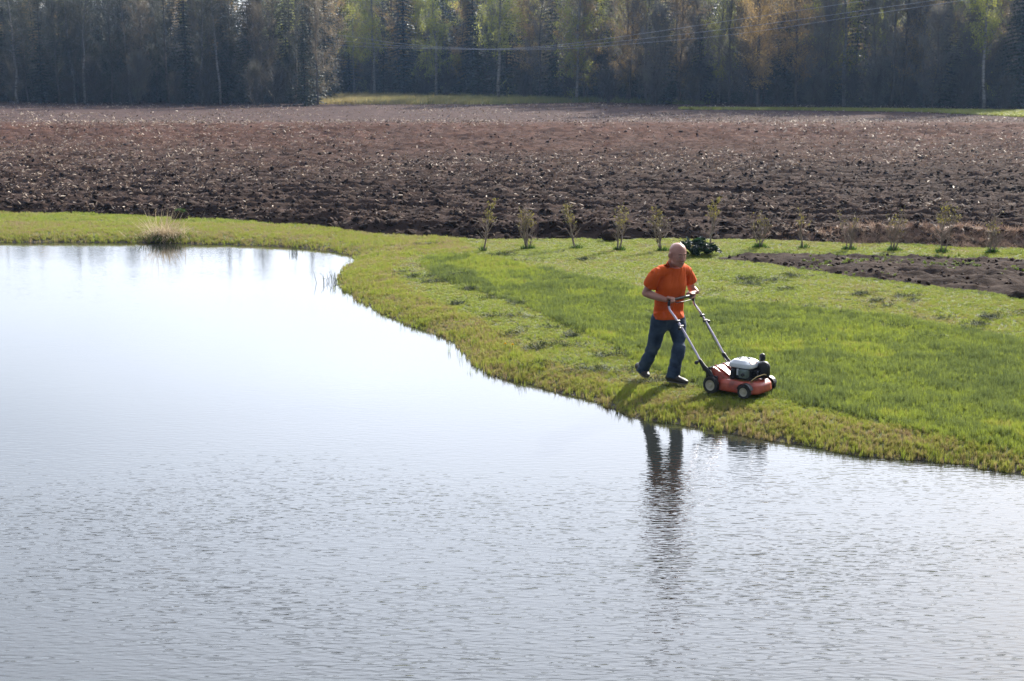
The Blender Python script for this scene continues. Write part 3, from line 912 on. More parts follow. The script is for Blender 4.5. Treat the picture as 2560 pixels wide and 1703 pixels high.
# trees that can be singled out
HERO = [
    ('barebirch', 1, 45, -1.5, 1.0, 'crooked pale birch trunk at the far left edge of the left wood'),
    ('barebirch', 0, 212, -2.0, 0.95, 'straightest and palest birch trunk in the left half of the left wood'),
    ('thicket', 0, 150, 0.0, 1.0, 'grey bare alder between the two pale birches of the left wood'),
    ('barebirch', 1, 505, -1.0, 0.9, 'thin pale birch near the middle of the left wood, left of its twin'),
    ('barebirch', 0, 552, -1.0, 0.9, 'thin pale birch near the middle of the left wood, right of its twin'),
    ('alder', 1, 345, -1.0, 0.55, 'small yellow-green leafing alder low in front of the left wood'),
    ('brown', 0, 795, 1.0, 0.95, 'brownish budding tree at the right hand end of the left wood'),
    ('spruce', 1, 762, -2.5, 0.8, 'spruce at the corner of the left wood beside the pale grass clearing'),
    ('birch', 0, 937, -1.5, 0.98, 'yellow-green birch with a pale bare trunk, just right of the clearing corner'),
    ('birch', 2, 1090, -1.0, 1.0, 'yellow-green birch between the two lone pale trunks'),
    ('birch', 0, 1247, -2.0, 1.08, 'tall birch whose pale trunk crosses the power lines at mid picture'),
    ('spruce', 2, 1195, 1.0, 0.92, 'pointed dark spruce just left of the tall middle birch'),
    ('spruce', 1, 1390, 3.0, 0.95, 'dark spruce just right of the tall middle birch'),
    ('birch', 2, 1440, 0.0, 0.95, 'yellow-green birch crown above the dark spruces right of the middle'),
    ('spruce', 1, 1660, 2.0, 0.85, 'dark spruce standing above the man in the orange shirt'),
    ('alder', 1, 1640, -3.0, 0.82, 'rounded grey-green alder in front of the woods above the man'),
    ('gold', 0, 1895, -4.5, 1.05, 'large golden-brown budding tree in front of the right wood'),
    ('gold', 1, 1990, -2.5, 1.0, 'golden-brown budding tree immediately right of the largest golden one'),
    ('birch', 2, 2110, 0.5, 1.0, 'yellow-green birch crown behind the rounded grey alders'),
    ('alder', 1, 2050, -3.0, 0.85, 'greenish alder with a rounded crown at the front of the right wood'),
    ('alder', 0, 2180, -3.0, 0.72, 'broad grey bare alder in the middle of the right wood front'),
    ('alder', 1, 2330, -3.0, 0.75, 'rightmost rounded grey alder at the front of the right wood'),
    ('birch', 1, 2460, -3.0, 0.95, 'birch with yellow leaves lit by the sun near the right edge'),
    ('spruce', 0, 2545, 1.0, 0.9, 'dark spruce at the right edge of the picture'),
]
for h_ in HERO: plant_tree(*h_)
ALLT = [(h_[0], h_[2], None) for h_ in HERO]
SECT = [(60, 780, 'among the others in the left wood', ['thicket', 'spruce', 'thicket', 'spruce', 'barebirch', 'brown'], 28),
        (850, 1290, 'among the others behind the pale grass clearing', ['spruce', 'birch', 'alder', 'spruce', 'gold'], 14),
        (1310, 1800, 'among the others in the wood behind the man', ['gold', 'alder', 'spruce', 'birch', 'brown'], 19),
        (1820, 2600, 'among the others in the right wood', ['alder', 'brown', 'alder', 'gold', 'spruce', 'alder', 'birch'], 28),
        ]
LK = {'thicket': 'dark grey-green alder ', 'birch': 'leafing birch ', 'barebirch': 'bare pale-trunked birch ', 'brown': 'grey-brown budding tree ', 'gold': 'golden-brown budding tree ', 'alder': 'grey bare alder ', 'spruce': 'dark green spruce '}
for (a, b_, where, kinds, n_) in SECT:
    for i in range(n_):
        k = kinds[i % len(kinds)]
        px = a + (b_ - a) * (i + random.random()) / n_
        o = plant_tree(k, random.randint(0, 2), px, random.uniform(1.5, 9) + (4 if k == 'birch' else 0), random.uniform(0.85, 1.1), LK[k] + where, LK[k].strip() + 's ' + where)
        ALLT.append((k, px, o))
ORD = ['first', 'second', 'third', 'fourth', 'fifth', 'sixth', 'seventh', 'eighth', 'ninth', 'tenth', 'eleventh', 'twelfth', 'thirteenth', 'fourteenth', 'fifteenth']
WOODS = [(0, 815, 'left wood'), (815, 1310, 'wood behind the grass clearing'), (1310, 1810, 'wood above the man'), (1810, 2610, 'right wood')]
for k in LK:
    for a, b_, nm_ in WOODS:
        row = sorted([t_ for t_ in ALLT if t_[0] == k and a <= t_[1] < b_], key=lambda t_: t_[1])
        for i, t_ in enumerate(row):
            if t_[2] is not None:
                t_[2]['label'] = '%s %sfrom the left in the %s' % (ORD[i], LK[k], nm_)
                t_[2]['group'] = LK[k].strip() + 's of the ' + nm_
BU = {}
for i in range(26):
    px = -20 + 2600 * (i + random.random()) / 26
    if 815 < px < 930: continue
    where = 'left wood' if px < 815 else ('middle wood' if px < 1700 else 'right wood')
    k = BU[where] = BU.get(where, -1) + 1
    plant_tree('bush', i, px, random.uniform(-4.5, -1.5) if px < 800 or px > 1500 else random.uniform(-1, 3), random.uniform(.7, 1.1), ORD[k] + ' low bare twiggy bush from the left at the foot of the ' + where, 'bushes at the foot of the ' + where)
# the deep wood behind reads as one dark mass
fw = []
for row in range(11):
    for px in np.arange(-900, 3500, 62):
        p = front_pos(px + random.uniform(-30, 30)); d_ = Vector((p.x, p.y, 0)).normalized()
        p = p + d_ * ((9 if px < 815 else 14) + row * 5.5 + random.uniform(-2, 2))
        fw.append((p.x, p.y, 0.1))
fw = np.array(fw)
wc = bpy.data.collections.new('deep_wood_tree')
for i, (k, v_) in enumerate([('spruce', 0), ('spruce', 1), ('alder', 2), ('gold', 0), ('birch', 0)]):
    for j, me in enumerate(KINDS[k][v_]):
        o = bpy.data.objects.new('deep_wood_tree.%03d' % (i * 2 + j), me); wc.objects.link(o)
LFT = fw[:, 0] / fw[:, 1] < -.135
ch = rng.choice([0, 1, 2, 3, 4], len(fw), p=[.44, .34, .10, .06, .06])
s_ = rng.uniform(.64, .78, len(fw)) + np.clip((np.hypot(fw[:, 0], fw[:, 1]) - 160) / 40, 0, 1) * .24
s_ = np.where(LFT, s_ * .93, s_)
pts = np.concatenate([fw, fw]); idx = np.concatenate([ch * 2, ch * 2 + 1]); rz_ = rng.random(len(fw)) * 6.28
rz_ = np.concatenate([rz_, rz_])
scatter('deep_wood', pts, np.stack([rz_ * 0, rz_ * 0, rz_], 1), np.stack([np.concatenate([s_, s_])] * 3, 1), idx, rz_ * 0, wc, 'dark mass of mixed wood behind the front row of trees', 'wood')

uw = []
for row in range(6):
    for px in np.arange(-900, 3500, 34):
        p = front_pos(px + random.uniform(-17, 17)); d_ = Vector((p.x, p.y, 0)).normalized()
        p = p + d_ * (8 + row * 6 + random.uniform(-2, 2)); uw.append((p.x, p.y, 0.05))
uw = np.array(uw); n_ = len(uw)
uc = bpy.data.collections.new('understorey_tree')
for i, me in enumerate([KINDS['spruce'][1][1], KINDS['spruce'][2][1], KINDS['alder'][1][1]]):
    uc.objects.link(bpy.data.objects.new('understorey_tree.%03d' % i, me))
s_ = rng.uniform(.28, .5, n_)
scatter('understorey', uw, np.stack([s_ * 0, s_ * 0, rng.random(n_) * 6.28], 1), np.stack([s_ * 1.3, s_ * 1.3, s_], 1), rng.integers(0, 3, n_), s_ * 0, uc, 'young spruces and scrub filling the dark gaps between the trunks', 'undergrowth')

# dry reed grass in the clearing and along the foot of the woods, thin green strip at the right
M_reed = leaf_mat('dry_reed', [(0.34, 0.28, 0.13), (0.26, 0.25, 0.09), (0.16, 0.19, 0.06)], trans=0.35, instancer=True)
rc = proto_collection('reed_tuft', [tuft_mesh('reed_tuft', 120 + i, 26, 1.0, width=0.07, rad=0.9, lean=.35) for i in range(4)], M_reed)
n_ = 5200
px = rng.uniform(800, 1800, n_); py = rng.uniform(243, 264, n_)
lim = np.interp(px, [800, 1100, 1300, 1500, 1800], [268, 266, 262, 258, 266])
low_ = np.interp(px, [800, 1100, 1300, 1500, 1800], [243, 246, 250, 256, 264])
pp = []
tn = []
for a, b_, c_, e_ in zip(px, py, lim, low_):
    if e_ < b_ < c_ or a < 1250:
        g_ = G(a, b_, 0.25); pp.append((g_.x, g_.y, 0.15)); tn.append(min(1, max(0, (a - 850) / 700 + random.gauss(0, .2))))
pp = np.array(pp); nn_ = len(pp)
hs = rng.uniform(.35, .95, nn_)
scatter('dry_reeds', pp, np.stack([rng.normal(0, .1, nn_), rng.normal(0, .1, nn_), rng.random(nn_) * 6.28], 1), np.stack([hs * .7, hs * .7, hs], 1), rng.integers(0, 4, nn_), np.array(tn), rc,
        'pale dry grass and reeds filling the clearing between the woods', 'reeds')
strip_px = [(1700, 272.5), (2000, 273.5), (2300, 276), (2560, 279), (2900, 284), (2900, 300), (2560, 293), (2300, 281), (2000, 277), (1700, 275)]
ST = pl(strip_px, 0.35)
xa, xb = ST[:, 0].min(), ST[:, 0].max(); ya, yb = ST[:, 1].min(), ST[:, 1].max()
sxx = rng.uniform(xa, xb, 26000); syy = rng.uniform(ya, yb, 26000)
ok = inside(sxx, syy, ST); sxx, syy = sxx[ok], syy[ok]; nn_ = len(sxx)
scatter('far_meadow_grass', np.stack([sxx, syy, soil_base(sxx, syy)], 1), np.stack([rng.normal(0, .1, nn_), rng.normal(0, .1, nn_), rng.random(nn_) * 6.28], 1),
        np.stack([np.full(nn_, .5), np.full(nn_, .5), rng.uniform(.10, .2, nn_)], 1), rng.integers(0, 8, nn_), np.clip(rng.normal(.36, .1, nn_), 0, 1), gc, 'narrow bright green grass strip at the foot of the right wood', 'grass')

# ------------------------------------------------------------------ power lines
M_wire = noise_mat('aluminium_wire', [(0.28, 0.29, 0.31), (0.36, 0.37, 0.4)], 3, 0.4, metallic=0.3)
def wire(pts_px, label, y0, y1):
    pts = []
    sp = smooth_line(np.array(pts_px, float), 8)
    xs = sp[:, 0]
    for x_, y_ in sp:
        Y_ = np.interp(x_, [600, 2700], [y0, y1])
        pts.append(P(x_, y_, Y_))
    mb = MB(); mb.tube(pts, [0.015] * len(pts), 5)
    o = link('power_line', mb.mesh('power_line', True), M_wire)
    tag(o, label, 'power line', 'power lines crossing in front of the woods')
wire([(640, 70), (848, 88), (1000, 109), (1150, 120), (1250, 122), (1400, 112), (1600, 85), (1850, 48), (2120, 8), (2300, -20), (2700, -90)], 'upper power line sagging across the middle wood, rising to the right', 150, 96)
wire([(640, 88), (848, 102), (1000, 115), (1150, 122), (1260, 123), (1400, 117), (1600, 98), (1900, 62), (2200, 20), (2370, -4), (2700, -55)], 'middle power line of the three strung across the woods', 150, 98)
wire([(640, 102), (848, 114), (1000, 120), (1150, 123.5), (1280, 124.5), (1430, 121), (1600, 108), (1850, 84), (2200, 32), (2400, 2), (2700, -45)], 'lowest power line of the three strung across the woods', 151, 99)

# ------------------------------------------------------------------ saplings in a row between lawn and field
M_sbark = noise_mat('sapling_bark', [(0.14, 0.11, 0.09), (0.28, 0.22, 0.18)], 12, 0.8, 0.3, 60)
M_sleaf = leaf_mat('young_leaves', [(0.14, 0.11, 0.035), (0.21, 0.185, 0.045), (0.28, 0.26, 0.06)], trans=0.5, pos_scale=3)
M_tuft = leaf_mat('base_tuft', [(0.05, 0.11, 0.015), (0.03, 0.08, 0.012), (0.09, 0.14, 0.02)], trans=0.35, pos_scale=6)
SAP = [  # base px, height m, stems, tuft size, leafiness, look
    (1209, 627, 0.98, 1, 0.15, 1.0, 'slim sapling with one bare stem, leftmost of the row of bushes'),
    (1320, 621, 0.82, 6, 0.8, 1.0, 'many-stemmed bushy sapling with a grass tuft, second from the left in the row'),
    (1441, 621, 0.88, 2, 0.6, 1.2, 'leafy sapling with a thick stem, third from the left in the row'),
    (1549, 624, 0.85, 2, 0.7, 0.8, 'leaning sapling with sparse yellow leaves, fourth from the left in the row'),
    (1656, 627, 0.85, 3, 0.9, 0.8, 'sapling just left of the bald man\'s head'),
    (1775, 619, 0.92, 1, 0.1, 1.2, 'leafy sapling rising behind the dark broad-leaved plant'),
    (1898, 621, 0.86, 4, 1.0, 0.45, 'thin bare-stemmed sapling above the pointed end of the garden bed'),
    (2008, 623, 0.75, 1, 0.25, 0.4, 'smallest single-stemmed sapling in the row'),
    (2122, 626, 0.78, 3, 1.25, 0.25, 'nearly bare sapling with the widest grass tuft at its foot'),
    (2233, 630, 0.86, 4, 0.9, 0.5, 'sparse sapling, third from the right in the row'),
    (2356, 634, 0.92, 3, 1.0, 1.2, 'leafy spreading sapling, second from the right in the row'),
    (2480, 636, 0.80, 4, 1.0, 0.35, 'wide twiggy sapling, rightmost of the row'),
]
for si, (px, py, h_, stems, tf, lf, lab) in enumerate(SAP):
    r = random.Random(500 + si)
    g_ = G(px, py, 0.17)
    z0 = float(lawn_z(np.array([g_.x]), np.array([g_.y]))[0])
    root = empty('sapling', (g_.x, g_.y, z0), 0, lab, 'sapling', 'saplings in a row between the lawn and the ploughed field')
    T_ = MB(); Lf = MB(); tips = []
    for s in range(stems):
        a = r.random() * 6.28; sp = (0.05 if stems == 1 else 0.16)
        d = Vector((math.cos(a) * sp, math.sin(a) * sp, 1)).normalized()
        p = Vector((math.cos(a), math.sin(a), 0)) * (0.03 if stems > 1 else 0); p.z = -0.04
        pts = [p]; hh = h_ * r.uniform(.75, 1.0) if s else h_ * 0.95
        if stems > 3: hh = h_ * r.uniform(.6, 1)
        k = 7
        for i in range(k):
            d = (d + rv(r, .09) + Vector((0, 0, .04))).normalized(); pts.append(pts[-1] + d * hh / k)
        r0 = 0.021 if stems <= 2 else 0.014
        T_.tube(pts, [r0 * (1 - .8 * i / k) for i in range(k + 1)], 5)
        for i in range(2, k + 1):
            nbr = 3 if stems <= 3 else 2
            for b in range(nbr):
                a = r.random() * 6.28
                dd = Vector((math.cos(a), math.sin(a), 0.9 + r.random())).normalized()
                L = h_ * (0.36 if i < 5 else .2) * r.uniform(.5, 1.1)
                q1 = pts[i] + dd * L * .5 + rv(r, .012); q2 = q1 + (dd + Vector((0, 0, .35)) + rv(r, .18)).normalized() * L * .5
                T_.tube([pts[i], q1, q2], [.0075, .0058, .003], 3, cap=False)
                tips += [(q1, q2), (pts[i], q1)]
                for c_ in range(2):
                    q3 = q1.lerp(q2, r.random()) + (dd + rv(r, .5)).normalized() * L * .3
                    T_.tube([q1, q3], [.003, .0015], 3, cap=False); tips.append((q1, q3))
    nl = int(260 * lf)
    zs = sorted(tips, key=lambda t_: -t_[1].z)
    top = zs[:max(8, int(len(zs) * .62))]
    for i in range(nl):
        a_, b_ = r.choice(top)
        p = a_.lerp(b_, r.uniform(.3, 1.05)) + rv(r, .012)
        Lf.leaf(p, (rv(r, 1) + Vector((0, 0, .4))).normalized(), rv(r, 1).normalized(), r.uniform(.02, .042), r.uniform(.012, .025))
    link('stem', T_.mesh('stem', True), M_sbark, root)
    link('foliage', Lf.mesh('foliage'), M_sleaf, root)
    B = MB()
    for i in range(int(260 * tf) + 20):
        a = r.random() * 6.28; rr = abs(r.gauss(0, .09)) * (0.4 + tf)
        p = Vector((math.cos(a) * rr, math.sin(a) * rr * .7, -0.02))
        d = Vector((math.cos(a) * .45, math.sin(a) * .45, 1) ).normalized() + rv(r, .2)
        B.leaf(p, d.normalized(), rv(r, 1).normalized(), max(.04, (.17 - rr * .6) * r.uniform(.5, 1.1)), .012)
    tag(link('grass_tuft', B.mesh('grass_tuft'), M_tuft, root), 'dark green grass tuft round the stem', kind='stuff')

# ------------------------------------------------------------------ dark broad-leaved plant behind the man
M_broad = leaf_mat('broad_leaf', [(0.012, 0.035, 0.016), (0.02, 0.06, 0.025), (0.045, 0.09, 0.04)], trans=0.15, rough=0.35, pos_scale=4, spec=0.5)
g_ = G(1738, 640, 0.16)
plant = empty('rhubarb_plant', (g_.x, g_.y, float(lawn_z(np.array([g_.x]), np.array([g_.y]))[0])), 0, 'low dark green plant with crumpled broad leaves on the lawn behind the man', 'plant')
r = random.Random(77)
def broad_leaf_mesh(seed):
    r_ = random.Random(seed); bm = bmesh.new()
    nu, nv = 7, 5; grid = []
    for i in range(nu):
        t = i / (nu - 1); w = math.sin(math.pi * min(1, t * .9 + .12)) ** .7 * .42; row = []
        for j in range(nv):
            s = j / (nv - 1) * 2 - 1
            row.append(bm.verts.new((t - .05, s * w, 0.12 * abs(s) - .28 * t * t + r_.gauss(0, .03) + .04 * math.sin(t * 9 + s * 3))))
        grid.append(row)
    for i in range(nu - 1):
        for j in range(nv - 1):
            bm.faces.new((grid[i][j], grid[i + 1][j], grid[i + 1][j + 1], grid[i][j + 1]))
    bmesh.ops.solidify(bm, geom=bm.faces[:], thickness=0.008)
    return mesh_bm('leaf', bm)
BL = [broad_leaf_mesh(i) for i in range(4)]
for m_ in BL: m_.materials.append(M_broad)
for i in range(120):
    a = r.random() * 6.28; rr = math.sqrt(r.random())
    x_ = math.cos(a) * rr * .36; y_ = math.sin(a) * rr * .26
    if x_ > 0.15: x_ *= 1.25
    z_ = .30 * math.sqrt(max(0.0, 1 - rr * rr)) * r.uniform(.55, 1.05) * (1.0 if x_ < .12 else .75) + .03
    o = bpy.data.objects.new('leaf', BL[i % 4]); COL.objects.link(o); o.parent = plant
    o.location = (x_, y_, z_); s = r.uniform(.10, .17)
    o.scale = (s, s, s)
    o.rotation_euler = (r.gauss(0, .45), r.gauss(.1, .5) - .3, a + r.gauss(0, .7))
T_ = MB()
for i in range(26):
    a = r.random() * 6.28; rr = r.random() * .25
    T_.tube([Vector((0, 0, -.02)), Vector((math.cos(a) * rr * .6, math.sin(a) * rr * .4, .12)), Vector((math.cos(a) * rr, math.sin(a) * rr * .7, .22))], [.012, .009, .005], 5)
link('stalks', T_.mesh('stalks', True), M_broad, plant)

# ------------------------------------------------------------------ dry tussock on the far bank and the sod behind it
M_dry = leaf_mat('dry_tussock', [(0.24, 0.18, 0.11), (0.42, 0.33, 0.21), (0.60, 0.50, 0.35)], trans=0.5, pos_scale=8)
g_ = G(415, 592, 0.1)
tus = empty('dry_tussock', (g_.x, g_.y, float(lawn_z(np.array([g_.x]), np.array([g_.y]))[0])), 0, 'tussock of dry straw-coloured grass on the far left bank of the pond', 'tussock')
B = MB(); Bg = MB(); r = random.Random(5)
for i in range(560):
    a = r.random() * 6.28; rr = abs(r.gauss(0, .17))
    p = Vector((math.cos(a) * rr * 1.3, math.sin(a) * rr * .8, -.02)); tall = r.random() < .10
    L = r.uniform(.5, .8) if tall else r.uniform(.26, .56)
    d = (Vector((math.cos(a) * .4 + .12, math.sin(a) * .4, .9 if tall else .6)) + rv(r, .32)).normalized()
    q1 = p + d * L * .55; q2 = q1 + (d + Vector((r.uniform(-.3, .5), 0, -r.uniform(.2, 1.1) if not tall else -.1))).normalized() * L * .45
    s = frame(d)[0]
    (B).strip(p, q1, .008, s); B.strip(q1, q2, .006, s)
for i in range(500):
    a = r.random() * 6.28; rr = abs(r.gauss(0, .25))
    p = Vector((math.cos(a) * rr * 1.2, math.sin(a) * rr - .05, -.02))
    Bg.leaf(p, (Vector((math.cos(a) * .3, math.sin(a) * .3, 1)) + rv(r, .2)).normalized(), rv(r, 1).normalized(), r.uniform(.06, .2), .012)
link('dry_blades', B.mesh('dry_blades'), M_dry, tus)
link('green_blades', Bg.mesh('green_blades'), M_tuft, tus)
def lump(name, px, py, zz, sx_, sy_, sz_, mat, label, cat, seed, green=0):
    g_ = G(px, py, zz); bm = bmesh.new(); bmesh.ops.create_icosphere(bm, subdivisions=4, radius=1)
    for v_ in bm.verts:
        c = v_.co; k = 0.75 + 0.55 * float(fbm(np.array([c.x * 2.3 + c.z]), np.array([c.y * 2.3 - c.z * 1.3]), seed, 3)[0])
        v_.co = Vector((c.x * sx_ * k, c.y * sy_ * k, c.z * sz_ * k + sz_ * .55))
    o = link(name, mesh_bm(name, bm), mat, None, True); o.location = g_
    tag(o, label, cat)
    if green:
        r = random.Random(seed); B = MB()
        for i in range(green):
            a = r.random() * 6.28; rr = math.sqrt(r.random()) * .8
            p = Vector((math.cos(a) * rr * sx_, math.sin(a) * rr * sy_, sz_ * (.55 + .8 * math.sqrt(1 - rr * rr))))
            B.leaf(p, (Vector((0, 0, 1)) + rv(r, .5)).normalized(), rv(r, 1).normalized(), r.uniform(.04, .10), .012)
        tag(link('grass', B.mesh('grass'), M_tuft, o), 'grass still growing on top')
    return o
lump('turned_sod', 452, 545, .2, .19, .15, .12, M_soil, 'black sod of turned turf with grass on top behind the dry tussock', 'sod', 3, 160)
lump('soil_lump', 2552, 752, .13, .19, .13, .10, M_bed, 'dark lump of earth at the near right corner of the garden bed', 'earth lump', 8)
lump('field_stone', 130 * K + 5, 468 * K, .25, .10, .07, .05, noise_mat('pale_stone', [(.3, .27, .23), (.42, .38, .33)], 8, .8, .4, 30), 'pale stone near the left end of the ploughed field edge', 'stone', 14)
lump('field_boulder', 385 * 0 + 1525, 597, .2, .17, .14, .12, M_soil, 'large dark block of earth at the field edge above the saplings', 'earth lump', 19)

# seedlings on the bed, straw at the field edge
M_seed = leaf_mat('seedling', [(0.10, 0.15, 0.02), (0.17, 0.21, 0.035)], trans=0.4, instancer=True)
sdc = proto_collection('seedling', [tuft_mesh('seedling', 200 + i, 14, 1, width=.3, rad=.5, lean=1.0) for i in range(3)], M_seed)
pp = []
for i in range(900):
    px = random.uniform(1990, 2700); py = random.uniform(648, 700)
    if random.random() > 0.5 * (1 - abs(py - 665) / 40) : continue
    g_ = G(px, py, .15)
    if vnoise(np.array([g_.x * 1.7]), np.array([g_.y * 1.7]), 5)[0] < .5: continue
    pp.append((g_.x, g_.y, float(lawn_z(np.array([g_.x]), np.array([g_.y]))[0]) + .03))
pp = np.array(pp); pp = pp[inside(pp[:, 0], pp[:, 1], BED)]; nn_ = len(pp)
scatter('seedlings', pp, np.stack([rng.normal(0, .2, nn_), rng.normal(0, .2, nn_), rng.random(nn_) * 6.28], 1), np.stack([np.full(nn_, .05)] * 2 + [rng.uniform(.02, .06, nn_)], 1), rng.integers(0, 3, nn_), rng.random(nn_), sdc,
        'yellow-green seedlings sprouting on the garden bed', 'seedlings')
M_edge = leaf_mat('edge_straw', [(0.14, 0.09, 0.07), (0.30, 0.20, 0.15), (0.42, 0.31, 0.23)], trans=0.3, instancer=True)
esc = proto_collection('straw_tuft', [tuft_mesh('straw_tuft', 300 + i, 14, 1, width=.09, rad=.5, lean=1.8) for i in range(4)], M_edge)
pp = []
for i in range(4200):
    px = random.uniform(1880, 2750)
    c_ = np.interp(px, [1880, 2100, 2300, 2560, 2750], [594, 600, 600, 608, 615])
    py = random.gauss(c_, 7)
    dn = np.interp(px, [1880, 2050, 2120, 2250, 2330, 2430, 2750], [.05, .15, .9, 1, .4, .8, .9])
    if random.random() > dn: continue
    g_ = G(px, py, .25)
    if g_.y < edge_y(np.array([g_.x]))[0] + .05: continue
    pp.append((g_.x, g_.y, float(field_z(np.array([g_.x]), np.array([g_.y]))[0])))
pp = np.array(pp); nn_ = len(pp)
hs = rng.uniform(.045, .13, nn_)
scatter('edge_straw', pp, np.stack([rng.normal(0, .5, nn_), rng.normal(0, .5, nn_), rng.random(nn_) * 6.28], 1), np.stack([hs * .9, hs * .9, hs], 1), rng.integers(0, 4, nn_), rng.random(nn_), esc,
        'flattened pinkish dead grass along the right edge of the ploughed field', 'dead grass')

# reeds in the water by the small headland
M_rd = leaf_mat('water_reed', [(0.04, 0.06, 0.02), (0.07, 0.09, 0.03)], trans=0.2, pos_scale=5)
for i, (a, b_, lab, tall, nb_) in enumerate([(823, 706, 'thin upright reeds standing in the water left of the small headland', .22, 11),
                                          (843, 706, 'bent dark reeds in the water touching the tip of the small headland', .20, 9),
                                          (735, 632, 'short reeds at the far bank left of the bay corner', .16, 14)]):
    g_ = G(a, b_, 0); r = random.Random(60 + i); B = MB()
    for k in range(nb_):
        p = Vector((r.gauss(0, .07), r.gauss(0, .07), -.12)); L = tall * r.uniform(.6, 1.1) + .12
        d = (Vector((0, 0, 1)) + rv(r, .12)).normalized()
        q1 = p + d * L * .65; bend = r.uniform(-.9, .9) if (k % 3 == 0) else 0
        q2 = q1 + (d + Vector((bend, 0, -abs(bend)))).normalized() * L * .35
        B.tube([p, q1, q2], [.0045, .004, .0015], 4, cap=False)
    o = link('water_reeds', B.mesh('water_reeds', True), M_rd); o.location = g_
    tag(o, lab, 'reeds')
# dandelions on the bank
M_yel = noise_mat('dandelion_yellow', [(.75, .48, .03), (.85, .6, .05)], 20, .7)
for i, (a, b_, lab) in enumerate([(1262, 872, 'yellow dandelion on the bank, left of the pair'), (1280, 876, 'yellow dandelion on the bank, right of the pair')]):
    g_ = G(a, b_, .14); z_ = float(lawn_z(np.array([g_.x]), np.array([g_.y]))[0])
    root = empty('dandelion', (g_.x, g_.y, z_), 0, lab, 'flower', 'dandelions on the bank')
    mb = MB(); mb.tube([Vector((0, 0, -.01)), Vector((.004, 0, .05)), Vector((.006, 0, .10))], [.003] * 3, 5); link('stem', mb.mesh('stem', True), M_tuft, root)
    B = MB()
    for k in range(60):
        t_ = k * 2.4; rr = .15 + .85 * (k / 60); B.leaf(Vector((.006, 0, .10)), Vector((math.cos(t_) * rr, math.sin(t_) * rr, 1.15 - rr)).normalized(), rv(random, 1).normalized(), .024, .006)
    link('flower_head', B.mesh('flower_head'), M_yel, root)

#PART2
# ------------------------------------------------------------------ shaping helpers for the man and the mower
def loft(bm, pts, rad, seg=16, side=None):
    """closed tube through pts; rad = r or (ra, rb); side = vector along which ra is measured"""
    rings = []
    n_ = len(pts)
    prof = []
    for i in range(n_):
        rr = rad[i] if isinstance(rad[i], tuple) else (rad[i], rad[i])
        d = (pts[min(i + 1, n_ - 1)] - pts[max(i - 1, 0)]).normalized()
        prof.append((pts[i], rr, d))
    # rounded ends
    p0, r0, d0 = prof[0]; p1, r1, d1 = prof[-1]
    e0 = []; e1 = []
    for k in (2, 1):
        a = math.pi / 2 * k / 3
        m_ = min(r0)
        e0.append((p0 - d0 * m_ * math.sin(a), (r0[0] * math.cos(a), r0[1] * math.cos(a)), d0))
    for k in (1, 2):
        a = math.pi / 2 * k / 3
        m_ = min(r1)
        e1.append((p1 + d1 * m_ * math.sin(a), (r1[0] * math.cos(a), r1[1] * math.cos(a)), d1))
    prof = e0 + prof + e1
    for p, rr, d in prof:
        if side is not None:
            s = side.cross(d); s = d.cross(s) * -1
            s = (side - d * side.dot(d)).normalized()
            u = s.cross(d).normalized()
        else:
            s, u = frame(d)
        rings.append([bm.verts.new(p + s * (math.cos(a) * rr[0]) + u * (math.sin(a) * rr[1])) for a in [j / seg * 2 * math.pi for j in range(seg)]])
    for a, b_ in zip(rings[:-1], rings[1:]):
        for j in range(seg):
            bm.faces.new((a[j], a[(j + 1) % seg], b_[(j + 1) % seg], b_[j]))
    c0 = bm.verts.new(prof[0][0] - prof[0][2] * min(r0) * .13); c1 = bm.verts.new(prof[-1][0] + prof[-1][2] * min(r1) * .13)
    for j in range(seg):
        bm.faces.new((rings[0][(j + 1) % seg], rings[0][j], c0))
        bm.faces.new((rings[-1][j], rings[-1][(j + 1) % seg], c1))
def blob(bm, c, rx, ry, rz, X=Vector((1, 0, 0)), Y_=Vector((0, 1, 0)), Z_=Vector((0, 0, 1)), sub=3):
    r_ = bmesh.ops.create_icosphere(bm, subdivisions=sub, radius=1)
    for v_ in r_['verts']:
        q_ = v_.co.copy(); v_.co = c + X * (q_.x * rx) + Y_ * (q_.y * ry) + Z_ * (q_.z * rz)
def fuse(name, bm, voxel, smooth_it, displace=None):
    """merge overlapping closed shapes into one continuous skin"""
    bmesh.ops.recalc_face_normals(bm, faces=bm.faces)
    me = bpy.data.meshes.new(name); bm.to_mesh(me); bm.free()
    o = bpy.data.objects.new(name, me); COL.objects.link(o)
    m1 = o.modifiers.new('r', 'REMESH'); m1.mode = 'VOXEL'; m1.voxel_size = voxel
    m2 = o.modifiers.new('s', 'SMOOTH'); m2.iterations = smooth_it; m2.factor = 0.5
    dg = bpy.context.evaluated_depsgraph_get(); dg.update()
    out = bpy.data.meshes.new_from_object(o.evaluated_get(dg)); out.name = name
    bpy.data.objects.remove(o); bpy.data.meshes.remove(me)
    if displace:
        n_ = len(out.vertices); co = np.empty(n_ * 3, np.float32); no = np.empty(n_ * 3, np.float32)
        out.vertices.foreach_get('co', co); out.vertices.foreach_get('normal', no)
        co = co.reshape(-1, 3); no = no.reshape(-1, 3)
        co = co + no * displace(co)[:, None]
        out.vertices.foreach_set('co', co.astype(np.float32).ravel()); out.update()
    return out

YAW = R(40)
u = Vector((math.cos(YAW), -math.sin(YAW), 0)); v = Vector((math.sin(YAW), math.cos(YAW), 0)); Zv = Vector((0, 0, 1))
GZ = 0.145
MO = Vector((2.191, 15.279, GZ))          # foot of the near rear wheel
def ML(a, b_, c):
    if a < -.14: a = -.14 + (a + .14) * 1.22     # handle rake
    return MO + u * a + v * b_ + Zv * c

